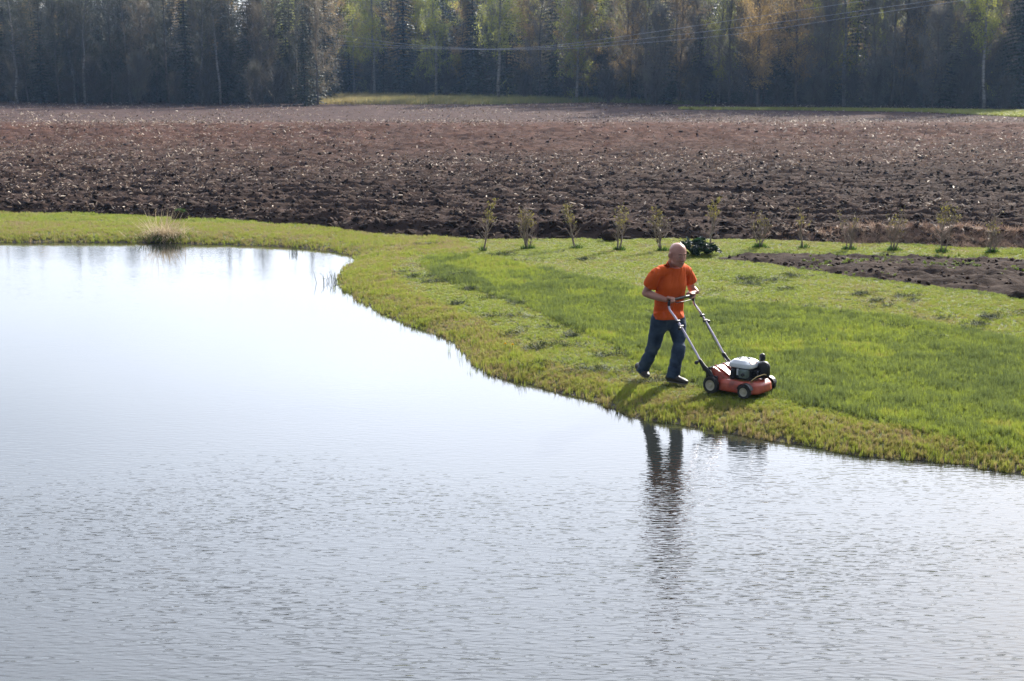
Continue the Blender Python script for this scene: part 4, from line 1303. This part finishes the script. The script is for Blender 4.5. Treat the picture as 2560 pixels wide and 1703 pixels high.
# ------------------------------------------------------------------ the man
M_skin = noise_mat('skin', [(0.34, 0.15, 0.11), (0.48, 0.24, 0.18)], 14, 0.45, 0.15, 60, spec=0.4, bdist=0.003)
M_shirt = noise_mat('orange_cotton', [(0.56, 0.078, 0.012), (0.66, 0.11, 0.02)], 5, 0.85, 0.4, 90, spec=0.15, bdist=0.002)
M_jean = noise_mat('blue_denim', [(0.016, 0.027, 0.05), (0.034, 0.054, 0.09), (0.065, 0.09, 0.13)], 6.5, 0.85, 0.5, 160, spec=0.2, bdist=0.002)
M_boot = noise_mat('dark_leather', [(0.022, 0.018, 0.017), (0.05, 0.042, 0.038)], 8, 0.5, 0.3, 40)
M_sole = noise_mat('sole_rubber', [(0.10, 0.09, 0.08), (0.16, 0.15, 0.13)], 8, 0.8)
M_eye = noise_mat('eye', [(0.30, 0.26, 0.23), (0.35, 0.31, 0.28)], 5, 0.2)
M_dark = noise_mat('dark_hair', [(0.05, 0.03, 0.022), (0.07, 0.045, 0.035)], 20, 0.8)

Rh, Lh = P(1650, 800, 15.97), P(1691, 799, 16.07)
Rk, Ra = P(1635, 862, 16.03), P(1607, 927, 16.12)
Lk, La = P(1699, 865, 15.92), P(1681, 944, 15.83)
Rs, Ls = P(1641, 683, 15.79), P(1717, 676, 16.06)
Re, Rw = P(1614, 733, 15.86), P(1665, 750, 15.70)
Le, Lw = P(1729, 722, 16.17), P(1742, 730, 16.10)
nk = (Rs + Ls) / 2 + Vector((0.03, -.03, 0.095))
hc = P(1695, 637, 15.77)
waist = (Rh + Lh) / 2 + Vector((0.0, 0.0, 0.10))
hipc = (Rh + Lh) / 2
chest = (Rs + Ls) / 2 + Vector((0, 0, -.13))
sh_dir = (Ls - Rs).normalized(); hip_dir = (Lh - Rh).normalized()

# grips on the crossbar
GR = ML(-0.50, 0.045, 0.975); GL = ML(-0.50, 0.475, 0.975)
man = empty('person', (1.70, 15.98, GZ), 0, 'bald man in orange T-shirt and jeans leaning forward as he pushes the red lawn mower', 'person')
def onto(name, me, mat, parent, smooth=True):
    o = link(name, me, mat, parent, smooth)
    o.matrix_parent_inverse = Matrix.Translation(parent.location).inverted()
    return o

def hand(bm, wrist, grip, bar, back):
    """palm and five fingers closing round the bar: bar = thumb side direction, back = from the palm outwards"""
    across = bar.normalized()
    fwd = (back.cross(across)).normalized()
    if fwd.dot(grip - wrist) < 0: fwd = -fwd
    up_ = (back - across * back.dot(across)).normalized()
    palm = grip + up_ * 0.028 - fwd * 0.035
    loft(bm, [wrist, wrist.lerp(palm, .5), palm], [(0.026, 0.020), (0.032, 0.020), (0.043, 0.017)], 12, across)
    for i, (off, L) in enumerate(((0.033, .95), (0.011, 1.05), (-0.011, 1.0), (-0.032, .82))):
        k0 = grip + across * off + up_ * 0.031 - fwd * 0.018
        k1 = grip + across * off + up_ * 0.022 + fwd * 0.024 * L
        k2 = grip + across * off - up_ * 0.014 + fwd * 0.028 * L
        k3 = grip + across * off - up_ * 0.029 - fwd * 0.002
        loft(bm, [palm + across * off * .9, k0, k1, k2, k3], [0.0125, 0.0115, 0.0105, 0.0098, 0.0088], 8)
    t0 = palm + across * 0.034 - up_ * 0.006 - fwd * 0.012
    t1 = grip + across * 0.052 - up_ * 0.004 - fwd * 0.018
    t2 = grip + across * 0.045 - up_ * 0.026 + fwd * 0.004
    loft(bm, [t0, t1, t2], [0.016, 0.0125, 0.010], 8)

bm = bmesh.new()
# trunk under the shirt and legs under the jeans
loft(bm, [hipc + Zv * .04, waist, chest - Zv * .03, nk - Zv * .09], [(.12, .08), (.13, .09), (.13, .09), (.08, .07)], 20, sh_dir)
for s_, kn, an in ((Rh, Rk, Ra), (Lh, Lk, La)):
    loft(bm, [s_, s_.lerp(kn, .5), kn, kn.lerp(an, .35), an], [.075, .066, .05, .05, .034], 14)
for s_, el, wr, hd in ((Rs, Re, Rw, 1), (Ls, Le, Lw, -1)):
    loft(bm, [s_ - Zv * .02, s_.lerp(el, .5), el], [.044, .048, .043], 14)
    loft(bm, [el, el.lerp(wr, .3), el.lerp(wr, .7), wr], [.043, .046, .037, .028], 14)
hf0 = Vector((math.cos(R(64)), -math.sin(R(64)), 0))
fwdH = (hf0 + Vector((0, 0, -.22))).normalized()           # the face looks ahead and a little down
latH = Zv.cross(hf0).normalized()                            # towards his left
upH = fwdH.cross(latH).normalized()
def HP(f_, l_, u_): return hc + (fwdH * f_ + latH * l_ + upH * u_) * 1.07
loft(bm, [nk - Zv * .07 - fwdH * .01, nk + Zv * .02, HP(-.03, 0, -.05)], [.082, .078, .072], 16)
blob(bm, HP(-.012, 0, .032), .111, .092, .098, fwdH, latH, upH)
blob(bm, HP(.018, 0, -.012), .086, .081, .096, fwdH, latH, upH)
blob(bm, HP(.030, 0, -.070), .067, .066, .054, fwdH, latH, upH)
blob(bm, HP(.070, 0, -.100), .024, .028, .020, fwdH, latH, upH)
blob(bm, HP(.078, 0, .036), .022, .050, .013, fwdH, latH, upH)         # brow
for sg in (-1, 1):
    blob(bm, HP(.056, sg * .040, -.036), .030, .024, .024, fwdH, latH, upH)  # cheeks
    blob(bm, HP(.012, sg * .048, -.078), .044, .018, .028, fwdH, latH, upH)  # jaw
    ec = HP(-.012, sg * .094, -.004)
    blob(bm, ec, .019, .016, .033, fwdH, (latH - fwdH * .4 * sg).normalized(), upH)
    blob(bm, HP(-.002, sg * .087, -.028), .010, .009, .012, fwdH, latH, upH)
loft(bm, [HP(.086, 0, .022), HP(.104, 0, -.008), HP(.116, 0, -.028)], [.010, .012, .016], 8)   # nose
for sg in (-1, 1): blob(bm, HP(.100, sg * .013, -.031), .012, .010, .008, fwdH, latH, upH)
blob(bm, HP(.088, 0, -.058), .014, .026, .007, fwdH, latH, upH)
blob(bm, HP(.085, 0, -.072), .014, .022, .008, fwdH, latH, upH)
barv = (GL - GR).normalized()
hand(bm, Rw, GR, barv, (Zv * .8 - u * .1 - v * .35).normalized())
hand(bm, Lw, GL, -barv, (Zv * .75 + v * .35).normalized())
body = fuse('body', bm, 0.0058, 2)
onto('body', body, M_skin, man)
# eyes, eyebrows, mouth
for sg in (-1, 1):
    bm = bmesh.new(); blob(bm, HP(.0785, sg * .031, .006), .011, .012, .008, fwdH, latH, upH, 2)
    onto('eye', mesh_bm('eye', bm), M_eye, man)
    bm = bmesh.new(); loft(bm, [HP(.095, sg * .012, .030), HP(.094, sg * .030, .036), HP(.082, sg * .048, .030)], [.003, .0035, .0025], 6)
    onto('eyebrow', mesh_bm('eyebrow', bm), M_dark, man)
    bm = bmesh.new(); blob(bm, HP(.0885, sg * .031, .004), .003, .005, .005, fwdH, latH, upH, 2)
    onto('pupil', mesh_bm('pupil', bm), M_dark, man)
M_lip = noise_mat('lips', [(0.20, 0.085, 0.07), (0.24, 0.10, 0.08)], 20, 0.5)
bm = bmesh.new(); loft(bm, [HP(.092, -.022, -.066), HP(.102, 0, -.064), HP(.092, .022, -.066)], [.003, .0045, .003], 6)
onto('mouth', mesh_bm('mouth', bm), M_lip, man)

# T-shirt: torso, sleeves, open at neck and hem edges
fr = sh_dir.cross(Zv).normalized()
bm = bmesh.new()
hem = P(1672, 792, 15.97)
loft(bm, [hem, hem.lerp(waist, .8) + Zv * .02, waist.lerp(chest, .45), chest, chest.lerp(nk, .45), nk + Zv * .01],
     [(.205, .138), (.198, .128), (.200, .128), (.205, .135), (.165, .115), (.083, .083)], 28, sh_dir)
for s_, el, hang in ((Rs, Re, .62), (Ls, Le, .60)):
    inn = s_.lerp(nk - Zv * .05, .6)
    e_ = s_.lerp(el, hang)
    loft(bm, [inn, s_.lerp(inn, .3), s_ + Zv * -.005, s_.lerp(el, .3), e_], [.074, .070, .066, .072, (.080, .074)], 18)
for s_ in (Rs, Ls):
    blob(bm, s_.lerp(nk, .42) - Zv * .004 - u * .03, .085, .070, .052, sh_dir, fr, Zv)
def wrinkle(co):
    x, y, z = co[:, 0], co[:, 1], co[:, 2]
    a = x * 9 + y * 5; w_ = fbm(a * 1.6 + z * 2.0, z * 2.6 + y * 1.5, 3, 3) - .5
    w2 = np.abs(fbm(a * 2.1 - z * 5.0, z * 4.5, 9, 2) - .5)
    return w_ * .030 - np.clip(.07 - w2, 0, 1) * .10
shirt = fuse('t_shirt', bm, 0.0085, 9, wrinkle)
# cut the hem, sleeve ends and neck opening clean
def cut(me, planes):
    b2 = bmesh.new(); b2.from_mesh(me)
    for co, no, test in planes:
        fs = [f_ for f_ in b2.faces if test(f_.calc_center_median())]
        geom = list({v_ for f_ in fs for v_ in f_.verts}) + list({e_ for f_ in fs for e_ in f_.edges}) + fs
        bmesh.ops.bisect_plane(b2, geom=geom, plane_co=co, plane_no=no, clear_outer=True)
    b2.to_mesh(me); b2.free(); me.update()
Rse = Rs.lerp(Re, .66); Lse = Ls.lerp(Le, .62)
cut(shirt, [(hem - Zv * .012, (hip_dir * .02 - Zv + fr * .0).normalized(), lambda c: c.z < hem.z + .15 and (c - hem).length < .4),
            (Rse, (Re - Rs).normalized(), lambda c: (c - Rse).length < .105),
            (Lse, (Le - Ls).normalized(), lambda c: (c - Lse).length < .105),
            (nk - Zv * .002, (Zv + fwdH * .45).normalized(), lambda c: (c - nk).length < .15 and c.z > nk.z - .06)])
sh_o = onto('t_shirt', shirt, M_shirt, man)
sm_ = sh_o.modifiers.new('thickness', 'SOLIDIFY'); sm_.thickness = 0.004

# jeans
bm = bmesh.new()
loft(bm, [hipc - Zv * .03, hipc + Zv * .02, hipc + Zv * .09], [(.13, .10), (.165, .128), (.166, .125)], 24, hip_dir)
def leg(h_, k_, a_, fr_):
    loft(bm, [h_ - Zv * .00, h_.lerp(k_, .35), h_.lerp(k_, .75), k_, k_.lerp(a_, .3), k_.lerp(a_, .7), a_ - (a_ - k_).normalized() * -.02],
         [.110, .102, .084, .077, .078, .076, .076], 18)
leg(Rh, Rk, Ra, 1); leg(Lh, Lk, La, 1)
def wj(co):
    x, y, z = co[:, 0], co[:, 1], co[:, 2]
    low_ = np.clip((.75 - z) / .5, 0, 1)
    w_ = fbm(x * 5 + y * 3, z * 14 + x * 5, 15, 3) - .5
    w2 = np.abs(fbm(x * 4 + z * 6, z * 9 - x * 7, 25, 2) - .5)
    return w_ * (.014 + .022 * low_) - np.clip(.06 - w2, 0, 1) * .10 * (.5 + low_)
jeans = fuse('jeans', bm, 0.008, 4, wj)
cut(jeans, [(Ra + Vector((0, 0, -.02)), (Ra - Rk).normalized(), lambda c: (c - Ra).length < .13), (La + Vector((0, 0, -.015)), (La - Lk).normalized(), lambda c: (c - La).length < .13)])
je_o = onto('jeans', jeans, M_jean, man)
sm_ = je_o.modifiers.new('thickness', 'SOLIDIFY'); sm_.thickness = 0.004
# boots: the rear one on its ball with the heel raised, the front one flat
def boot(an, toe, heel, roll):
    bm = bmesh.new()
    d = (toe - heel).normalized(); s = d.cross(Zv).normalized()
    loft(bm, [an + Zv * .07, an, heel + Zv * .055 + d * .03], [.052, .048, .044], 14)
    loft(bm, [heel + Zv * .04 + d * .03, heel.lerp(toe, .4) + Zv * .050, heel.lerp(toe, .72) + Zv * .038, toe + Zv * .030 - d * .03], [(.040, .036), (.043, .044), (.052, .034), (.040, .024)], 14, s)
    loft(bm, [an + d * .01, heel.lerp(toe, .5) + Zv * .06], [.044, .034], 12)
    up_ = fuse('boot', bm, .006, 3)
    o = onto('boot', up_, M_boot, man)
    bm = bmesh.new()
    loft(bm, [heel + d * .028 + Zv * .010, heel.lerp(toe, .4) + Zv * .010, heel.lerp(toe, .72) + Zv * .010, toe - d * .028 + Zv * .010], [(.041, .011), (.038, .010), (.053, .010), (.040, .010)], 14, s)
    so = link('sole', mesh_bm('sole', bm), M_sole, o, True)
f_f = Vector((.80, -.6, 0)).normalized()
h2 = Vector((La.x, La.y, GZ + .004)) - f_f * .075
boot(La, h2 + f_f * .285, h2, 0)
f_b = Vector((.42, -.90, 0)).normalized()
t2 = Vector((Ra.x, Ra.y, GZ + .005)) + f_b * .13
h3 = t2 - f_b * .265 + Zv * .06
h3 = t2 + (h3 - t2).normalized() * .27
boot(Ra + Zv * .01, t2, h3, 0)

# ------------------------------------------------------------------ the lawn mower
M_red = noise_mat('mower_orange_paint', [(0.20, 0.045, 0.03), (0.38, 0.06, 0.032), (0.46, 0.11, 0.065)], 11, 0.35, 0.15, 25, spec=0.5)
M_cowl = noise_mat('white_cowl', [(0.52, 0.54, 0.56), (0.62, 0.64, 0.66)], 6, 0.35, spec=0.5)
M_cowlred = noise_mat('faded_red_label', [(0.42, 0.14, 0.10), (0.50, 0.24, 0.18)], 14, 0.5)
M_blk = noise_mat('black_plastic', [(0.012, 0.013, 0.016), (0.03, 0.03, 0.034)], 8, 0.45, 0.2, 60)
M_tyre = noise_mat('tyre_rubber', [(0.018, 0.018, 0.018), (0.04, 0.038, 0.035)], 8, 0.8, 0.4, 60)
M_rim = noise_mat('cream_rim', [(0.34, 0.31, 0.24), (0.46, 0.43, 0.35)], 8, 0.6)
M_tube = noise_mat('lilac_grey_tube', [(0.54, 0.47, 0.58), (0.64, 0.57, 0.68)], 4, 0.28, spec=0.6, metallic=0.35)
M_muff = noise_mat('muffler_steel', [(0.13, 0.17, 0.16), (0.28, 0.33, 0.31)], 9, 0.4, 0.3, 40, metallic=0.6)
M_clip2 = noise_mat('stuck_clippings', [(0.10, 0.11, 0.02), (0.2, 0.17, 0.05)], 30, 0.9, 0.6, 80)
mow = empty('lawn_mower', MO + u * .2 + v * .26, 0, 'red lawn mower with white engine cover and silver handle pushed by the man', 'lawn mower')
def mpart(name, bm, mat, parent=mow, smooth=False, bevel=0.0):
    if bevel:
        bmesh.ops.bevel(bm, geom=bm.edges[:], offset=bevel, segments=2, affect='EDGES', profile=.6)
    me = mesh_bm(name, bm)
    o = link(name, me, mat, parent, smooth)
    o.matrix_parent_inverse = (Matrix.Translation(mow.location)).inverted() if parent is mow else Matrix.Identity(4)
    return o
def box(bm, c, sx, sy, sz, tx=1.0, ty=1.0, ax=None, ay=None, az=None):
    """box around local point c, half sizes; tx, ty shrink the top"""
    ax = ax or u; ay = ay or v; az = az or Zv
    c = ML(*c); vs = []
    for k, z in ((1, -1), (0, 1)):
        fx = 1 if k else tx; fy = 1 if k else ty
        for a, b_ in ((-1, -1), (1, -1), (1, 1), (-1, 1)):
            vs.append(bm.verts.new(c + ax * (a * sx * fx) + ay * (b_ * sy * fy) + az * (z * sz)))
    for f_ in ((3, 2, 1, 0), (4, 5, 6, 7), (0, 1, 5, 4), (1, 2, 6, 5), (2, 3, 7, 6), (3, 0, 4, 7)):
        bm.faces.new([vs[i] for i in f_])
def section(bm, sections, close=True):
    """skin across cross-sections given in local coordinates"""
    rings = [[bm.verts.new(ML(*p)) for p in s_] for s_ in sections]
    for a, b_ in zip(rings[:-1], rings[1:]):
        for j in range(len(a)):
            bm.faces.new((a[j], a[(j + 1) % len(a)], b_[(j + 1) % len(a)], b_[j]))
    bm.faces.new(rings[0][::-1]); bm.faces.new(rings[-1])
def outline(a0, a1, b0, b1, r_, z, n_=5):
    o_ = []
    for cx_, cy_, s0 in ((a1 - r_, b1 - r_, 0), (a0 + r_, b1 - r_, 90), (a0 + r_, b0 + r_, 180), (a1 - r_, b0 + r_, 270)):
        for k in range(n_):
            t_ = R(s0 + 90 * k / (n_ - 1)); o_.append((cx_ + r_ * math.cos(t_), cy_ + r_ * math.sin(t_), z))
    return o_
W_ = .52
# deck shell: skirt, shoulder, raised ring round the engine, rear tunnel
bm = bmesh.new()
section(bm, [outline(-.02, .53, .035, W_ - .035, .14, .045), outline(-.02, .54, .03, W_ - .03, .14, .065), outline(-.01, .53, .04, W_ - .04, .13, .135), outline(.02, .50, .065, W_ - .065, .12, .165),
             outline(.05, .47, .09, W_ - .09, .11, .175), outline(.07, .45, .11, W_ - .11, .10, .172)])
deck = mpart('deck', bm, M_red, smooth=True)
ed = deck.modifiers.new('edges', 'BEVEL'); ed.width = .006; ed.segments = 2
# rear hump (discharge tunnel) sloping up to the back
bm = bmesh.new()
def rearprof(b0, b1, a, z0, z1): return [(a, b0, z0), (a, b1, z0), (a, b1 - .03, z1), (a, b0 + .03, z1)]
section(bm, [rearprof(.04, W_ - .04, -.07, .07, .275), rearprof(.045, W_ - .045, -.02, .07, .285), rearprof(.06, W_ - .06, .06, .10, .235), rearprof(.09, W_ - .09, .13, .14, .19), rearprof(.12, W_ - .14, .20, .14, .172)])
bmesh.ops.bevel(bm, geom=bm.edges[:], offset=.010, segments=2, affect='EDGES')
mpart('rear_tunnel', bm, M_red)
bm = bmesh.new()
for b_ in (.135, .30): loft(bm, [ML(-.03, b_, .285), ML(.06, b_ + .01, .243), ML(.14, b_ + .015, .195)], [.014, .014, .010], 8)
mpart('deck_rib', bm, M_red, smooth=True)
bm = bmesh.new(); box(bm, (-.085, W_ / 2, .262), .05, W_ / 2 - .03, .012, ax=(u * .93 + Zv * .37).normalized(), az=(Zv * .93 - u * .37).normalized()); mpart('rear_flap', bm, M_blk, bevel=.005)
bm = bmesh.new(); box(bm, (-.09, W_ / 2, .135), .012, W_ / 2 - .05, .10); mpart('rear_guard', bm, M_blk, bevel=.004)
# wheels: tyre with tread blocks, dished cream rim
def wheel(a, b_, rad_, wd, out_):
    c = ML(a, b_, rad_ + .003); ax = v * out_
    bm = bmesh.new(); n_ = 36; rings = []
    prof = [(-wd, rad_ * .62), (-wd, rad_ * .90), (-wd * .72, rad_), (wd * .72, rad_), (wd, rad_ * .90), (wd, rad_ * .62)]
    for i, (o_, r_) in enumerate(prof):
        ring = []
        for j in range(n_):
            t_ = j / n_ * 6.28318; rr = r_ - (.004 if (i in (2, 3) and j % 3 == 0) else 0)
            ring.append(bm.verts.new(c + ax * o_ + u * (math.cos(t_) * rr) + Zv * (math.sin(t_) * rr)))
        rings.append(ring)
    for i in range(len(rings)):
        a_, b2 = rings[i], rings[(i + 1) % len(rings)]
        for j in range(n_): bm.faces.new((a_[j], a_[(j + 1) % n_], b2[(j + 1) % n_], b2[j]))
    me = mesh_bm('wheel', bm)
    w = link('wheel', me, M_tyre, mow); w.matrix_parent_inverse = Matrix.Translation(mow.location).inverted()
    bm = bmesh.new(); rings = []
    for o_, r_ in ((-wd * .9, rad_ * .3), (-wd * .9, rad_ * .63), (wd * .9, rad_ * .63), (wd * .7, rad_ * .52), (wd * .55, rad_ * .28), (wd * 1.05, rad_ * .2), (wd * 1.1, rad_ * .1)):
        rings.append([bm.verts.new(c + ax * o_ + u * (math.cos(j / 24 * 6.28318) * r_) + Zv * (math.sin(j / 24 * 6.28318) * r_)) for j in range(24)])
    for a_, b2 in zip(rings[:-1], rings[1:]):
        for j in range(24): bm.faces.new((a_[j], a_[(j + 1) % 24], b2[(j + 1) % 24], b2[j]))
    bm.faces.new(rings[0][::-1]); bm.faces.new(rings[-1])
    link('rim', mesh_bm('rim', bm), M_rim, w)
    bm = bmesh.new()
    loft(bm, [c - ax * (wd + .05), c - ax * wd * .3], [.012, .012], 10)
    link('axle', mesh_bm('axle', bm), M_blk, w)
wheel(0, 0, .095, .026, -1); wheel(0, W_ + .02, .095, .026, 1)
wheel(.42, .0, .078, .024, -1); wheel(.42, W_ + .02, .078, .024, 1)
for b_ in (.0, W_ + .02):
    bm = bmesh.new()
    sgn = 1 if b_ < .1 else -1
    section(bm, [[(.42 + .088 * math.cos(t_), b_ + sgn * o_, .085 + .088 * math.sin(t_)) for o_, t_ in ((-.018, t0), (.045, t0), (.045, t0), (-.018, t0))] for t0 in [R(x) for x in range(15, 166, 15)]])
    bmesh.ops.remove_doubles(bm, verts=bm.verts, dist=.0005)
    o = mpart('wheel_guard', bm, M_blk)
    so = o.modifiers.new('thickness', 'SOLIDIFY'); so.thickness = .006
bm = bmesh.new(); box(bm, (-.0, .045, .12), .05, .016, .075); box(bm, (0, W_ - .045, .12), .05, .016, .075); mpart('height_bracket', bm, M_blk, bevel=.005)
# engine
bm = bmesh.new()
section(bm, [outline(.13, .40, .14, .40, .05, .172), outline(.13, .40, .14, .40, .05, .20), outline(.15, .38, .16, .38, .05, .205), outline(.15, .38, .16, .38, .05, .27), outline(.13, .40, .14, .41, .06, .275), outline(.13, .40, .14, .41, .06, .305)])
mpart('engine_block', bm, M_blk)
bm = bmesh.new()
for k in range(6):
    box(bm, (.405, .27, .195 + k * .016), .05, .06, .004)
mpart('cooling_fins', bm, M_blk)
bm = bmesh.new()
section(bm, [outline(.115, .405, .13, .405, .06, .302), outline(.11, .41, .125, .41, .06, .315), outline(.12, .405, .13, .405, .06, .348), outline(.155, .35, .165, .37, .05, .380), outline(.18, .33, .19, .35, .04, .388)])
cw = mpart('engine_cover', bm, M_cowl, smooth=False)
ed = cw.modifiers.new('edges', 'BEVEL'); ed.width = .008; ed.segments = 3; ed.limit_method = 'ANGLE'; ed.angle_limit = R(25)
bm = bmesh.new()
q0 = [(.398, .175, .3525), (.398, .30, .3525), (.356, .285, .377), (.356, .19, .377)]
vs = [bm.verts.new(ML(a, b_, c) + (u * .5 + Zv * .85) * .0035) for a, b_, c in q0]; vs2 = [bm.verts.new(ML(a, b_, c) - (u * .5 + Zv * .85) * .004) for a, b_, c in q0]
bm.faces.new(vs); bm.faces.new(vs2[::-1])
for i in range(4): bm.faces.new((vs[i], vs2[i], vs2[(i + 1) % 4], vs[(i + 1) % 4]))
link('label', mesh_bm('label', bm), M_cowlred, cw)
bm = bmesh.new()
for k in range(9):
    t_ = k / 9 * 6.283; c = (.25 + .055 * math.cos(t_), .27 + .055 * math.sin(t_), .390)
    box(bm, c, .016, .004, .003, ax=u * math.cos(t_) + v * math.sin(t_), ay=-u * math.sin(t_) + v * math.cos(t_))
link('vent', mesh_bm('vent', bm), M_blk, cw)
bm = bmesh.new(); box(bm, (.335, .125, .25), .055, .035, .045); bmesh.ops.bevel(bm, geom=bm.edges[:], offset=.012, segments=2, affect='EDGES')
mu = mpart('muffler', bm, M_muff)
bm = bmesh.new()
loft(bm, [ML(.345, .088, .245), ML(.345, .078, .245)], [.020, .020], 14); link('outlet', mesh_bm('outlet', bm), M_blk, mu)
bm = bmesh.new(); box(bm, (.262, .118, .262), .010, .012, .034); mpart('label', bm, M_cowl, bevel=.003)
bm = bmesh.new()
loft(bm, [ML(.46, .33, .235), ML(.46, .33, .315)], [(.062, .075), (.062, .075)], 18, v); af = mpart('air_filter', bm, M_blk, smooth=True)
bm = bmesh.new(); loft(bm, [ML(.40, .40, .335), ML(.40, .40, .375)], [.030, .027], 14); loft(bm, [ML(.40, .40, .385), ML(.40, .40, .41)], [.034, .034], 14); mpart('fuel_cap', bm, M_blk, smooth=True)
bm = bmesh.new(); loft(bm, [ML(.20, .12, .20), ML(.20, .12, .26)], [.034, .03], 12); mpart('oil_filler', bm, M_blk, smooth=True)
bm = bmesh.new(); loft(bm, [ML(.445, .10, .19), ML(.49, .14, .235), ML(.52, .24, .25), ML(.51, .34, .22)], [.006] * 4, 8); mpart('fuel_line', bm, noise_mat('brass', [(.45, .33, .16), (.5, .4, .2)], 5, .4, metallic=.4), smooth=True)
bm = bmesh.new()
r = random.Random(9)
for k in range(46):
    a_, b_ = r.uniform(.06, .50), r.uniform(.07, .44); p_ = ML(a_, b_, .178); blob(bm, p_, r.uniform(.006, .018), r.uniform(.004, .010), .004, sub=1)
o = mpart('stuck_clippings', bm, M_clip2); o['kind'] = 'stuff'
# handle
Ltop = [ML(-.50, .0 + .0, .955), ML(-.505, .0, .90)]
def tube_part(name, pts, rad_, mat, parent=mow, n_=10):
    bm = bmesh.new(); loft(bm, pts, [rad_] * len(pts), n_); return mpart(name, bm, mat, parent, True)
def cr(pts, n_=5):
    a = np.array([list(p) for p in pts]); return [Vector(p) for p in smooth_line3(a, n_)]
def smooth_line3(p, n=6):
    out = []
    for i in range(len(p) - 1):
        p0 = p[max(i - 1, 0)]; p1 = p[i]; p2 = p[i + 1]; p3 = p[min(i + 2, len(p) - 1)]
        for k in range(n):
            t = k / n
            out.append(0.5 * ((2 * p1) + (-p0 + p2) * t + (2 * p0 - 5 * p1 + 4 * p2 - p3) * t * t + (-p0 + 3 * p1 - 3 * p2 + p3) * t ** 3))
    out.append(p[-1]); return out
for b_ in (.0, W_):
    low = tube_part('lower_handle', cr([ML(-.14, b_ * .94 + .015, .325), ML(-.26, b_ * .95 + .012, .53), ML(-.395, b_ * .96 + .01, .745)]), .0125, M_tube)
    tube_part('upper_handle', cr([ML(-.37, b_ * .96 + .01, .705), ML(-.445, b_ * .97 + .008, .815), ML(-.492, b_ * .97 + .008, .875), ML(-.502, b_ * .97 + .008, .925), ML(-.502, b_ * .965 + .009, .95)]), .0125, M_tube)
    bm = bmesh.new(); loft(bm, [ML(-.365, b_ * .96 - .02, .70), ML(-.365, b_ * .96 + .04, .70)], [.016, .016], 10); loft(bm, [ML(-.40, b_ * .96 - .012, .755), ML(-.40, b_ * .96 + .032, .755)], [.017, .017], 10)
    mpart('clamp', bm, M_blk, smooth=True)
    bm = bmesh.new(); sg = -1 if b_ < .1 else 1
    loft(bm, [ML(-.36, b_ * .96 + .01 + sg * .02, .69), ML(-.355, b_ * .96 + .01 + sg * .05, .685)], [.012, .02], 10); mpart('knob', bm, M_blk, smooth=True)
    bm = bmesh.new(); loft(bm, [ML(-.155, b_ * .94 + .015, .350), ML(-.11, b_ * .94 + .02, .285), ML(-.04, b_ * .93 + .025, .225), ML(-.005, b_ * .93 + .025, .17)], [(.018, .020), (.022, .026), (.022, .034), (.02, .03)], 10, v); mpart('handle_bracket', bm, M_blk, smooth=True)
    bm = bmesh.new(); loft(bm, [ML(-.17, b_ * .94 + .015 + sg * .02, .335), ML(-.17, b_ * .94 + .015 + sg * .05, .33)], [.016, .022], 10); mpart('bracket_knob', bm, M_blk, smooth=True)
tube_part('grip_bar', cr([ML(-.502, .009, .925), ML(-.503, .012, .955), ML(-.500, .045, .975), ML(-.500, .26, .978), ML(-.500, W_ * .93, .975), ML(-.503, W_ * .965, .955), ML(-.502, W_ * .965, .925)]), .0165, M_blk)
tube_part('stop_lever', cr([ML(-.485, .10, .958), ML(-.47, .12, .945), ML(-.465, .26, .942), ML(-.47, .40, .945), ML(-.485, .42, .958)]), .005, M_blk)
tube_part('cable', cr([ML(-.49, W_ * .95, .93), ML(-.46, W_ * .93, .85), ML(-.40, W_ * .90, .80), ML(-.39, W_ * .93, .76), ML(-.25, W_ * .92, .50), ML(-.12, W_ * .88, .31), ML(.10, .33, .24)]), .004, M_blk)
tube_part('spark_lead', cr([ML(.42, .24, .28), ML(.46, .20, .27), ML(.47, .16, .22), ML(.43, .13, .19)]), .005, M_blk)

# ------------------------------------------------------------------ haze
bm = bmesh.new()
vs = [bm.verts.new(p) for p in [(-460, -70, -2.4), (460, -70, -2.4), (460, 560, -2.4), (-460, 560, -2.4), (-460, -70, 27), (460, -70, 27), (460, 560, 27), (-460, 560, 27)]]
for f_ in ((3, 2, 1, 0), (4, 5, 6, 7), (0, 1, 5, 4), (1, 2, 6, 5), (2, 3, 7, 6), (3, 0, 4, 7)): bm.faces.new([vs[i] for i in f_])
mh = bpy.data.materials.new('haze'); mh.use_nodes = True
mh.node_tree.nodes.clear()
pv = mh.node_tree.nodes.new('ShaderNodeVolumePrincipled'); ov = mh.node_tree.nodes.new('ShaderNodeOutputMaterial')
pv.inputs['Color'].default_value = (0.40, 0.62, 1.0, 1); pv.inputs['Density'].default_value = 0.0002; pv.inputs['Anisotropy'].default_value = 0.3
mh.node_tree.links.new(pv.outputs['Volume'], ov.inputs['Volume'])
hz = link('haze', mesh_bm('haze', bm), mh); tag(hz, None, None, None, 'stuff'); hz['label'] = 'thin pale haze in the air over the pond, field and woods'; hz['category'] = 'haze'
hz.display_type = 'WIRE'
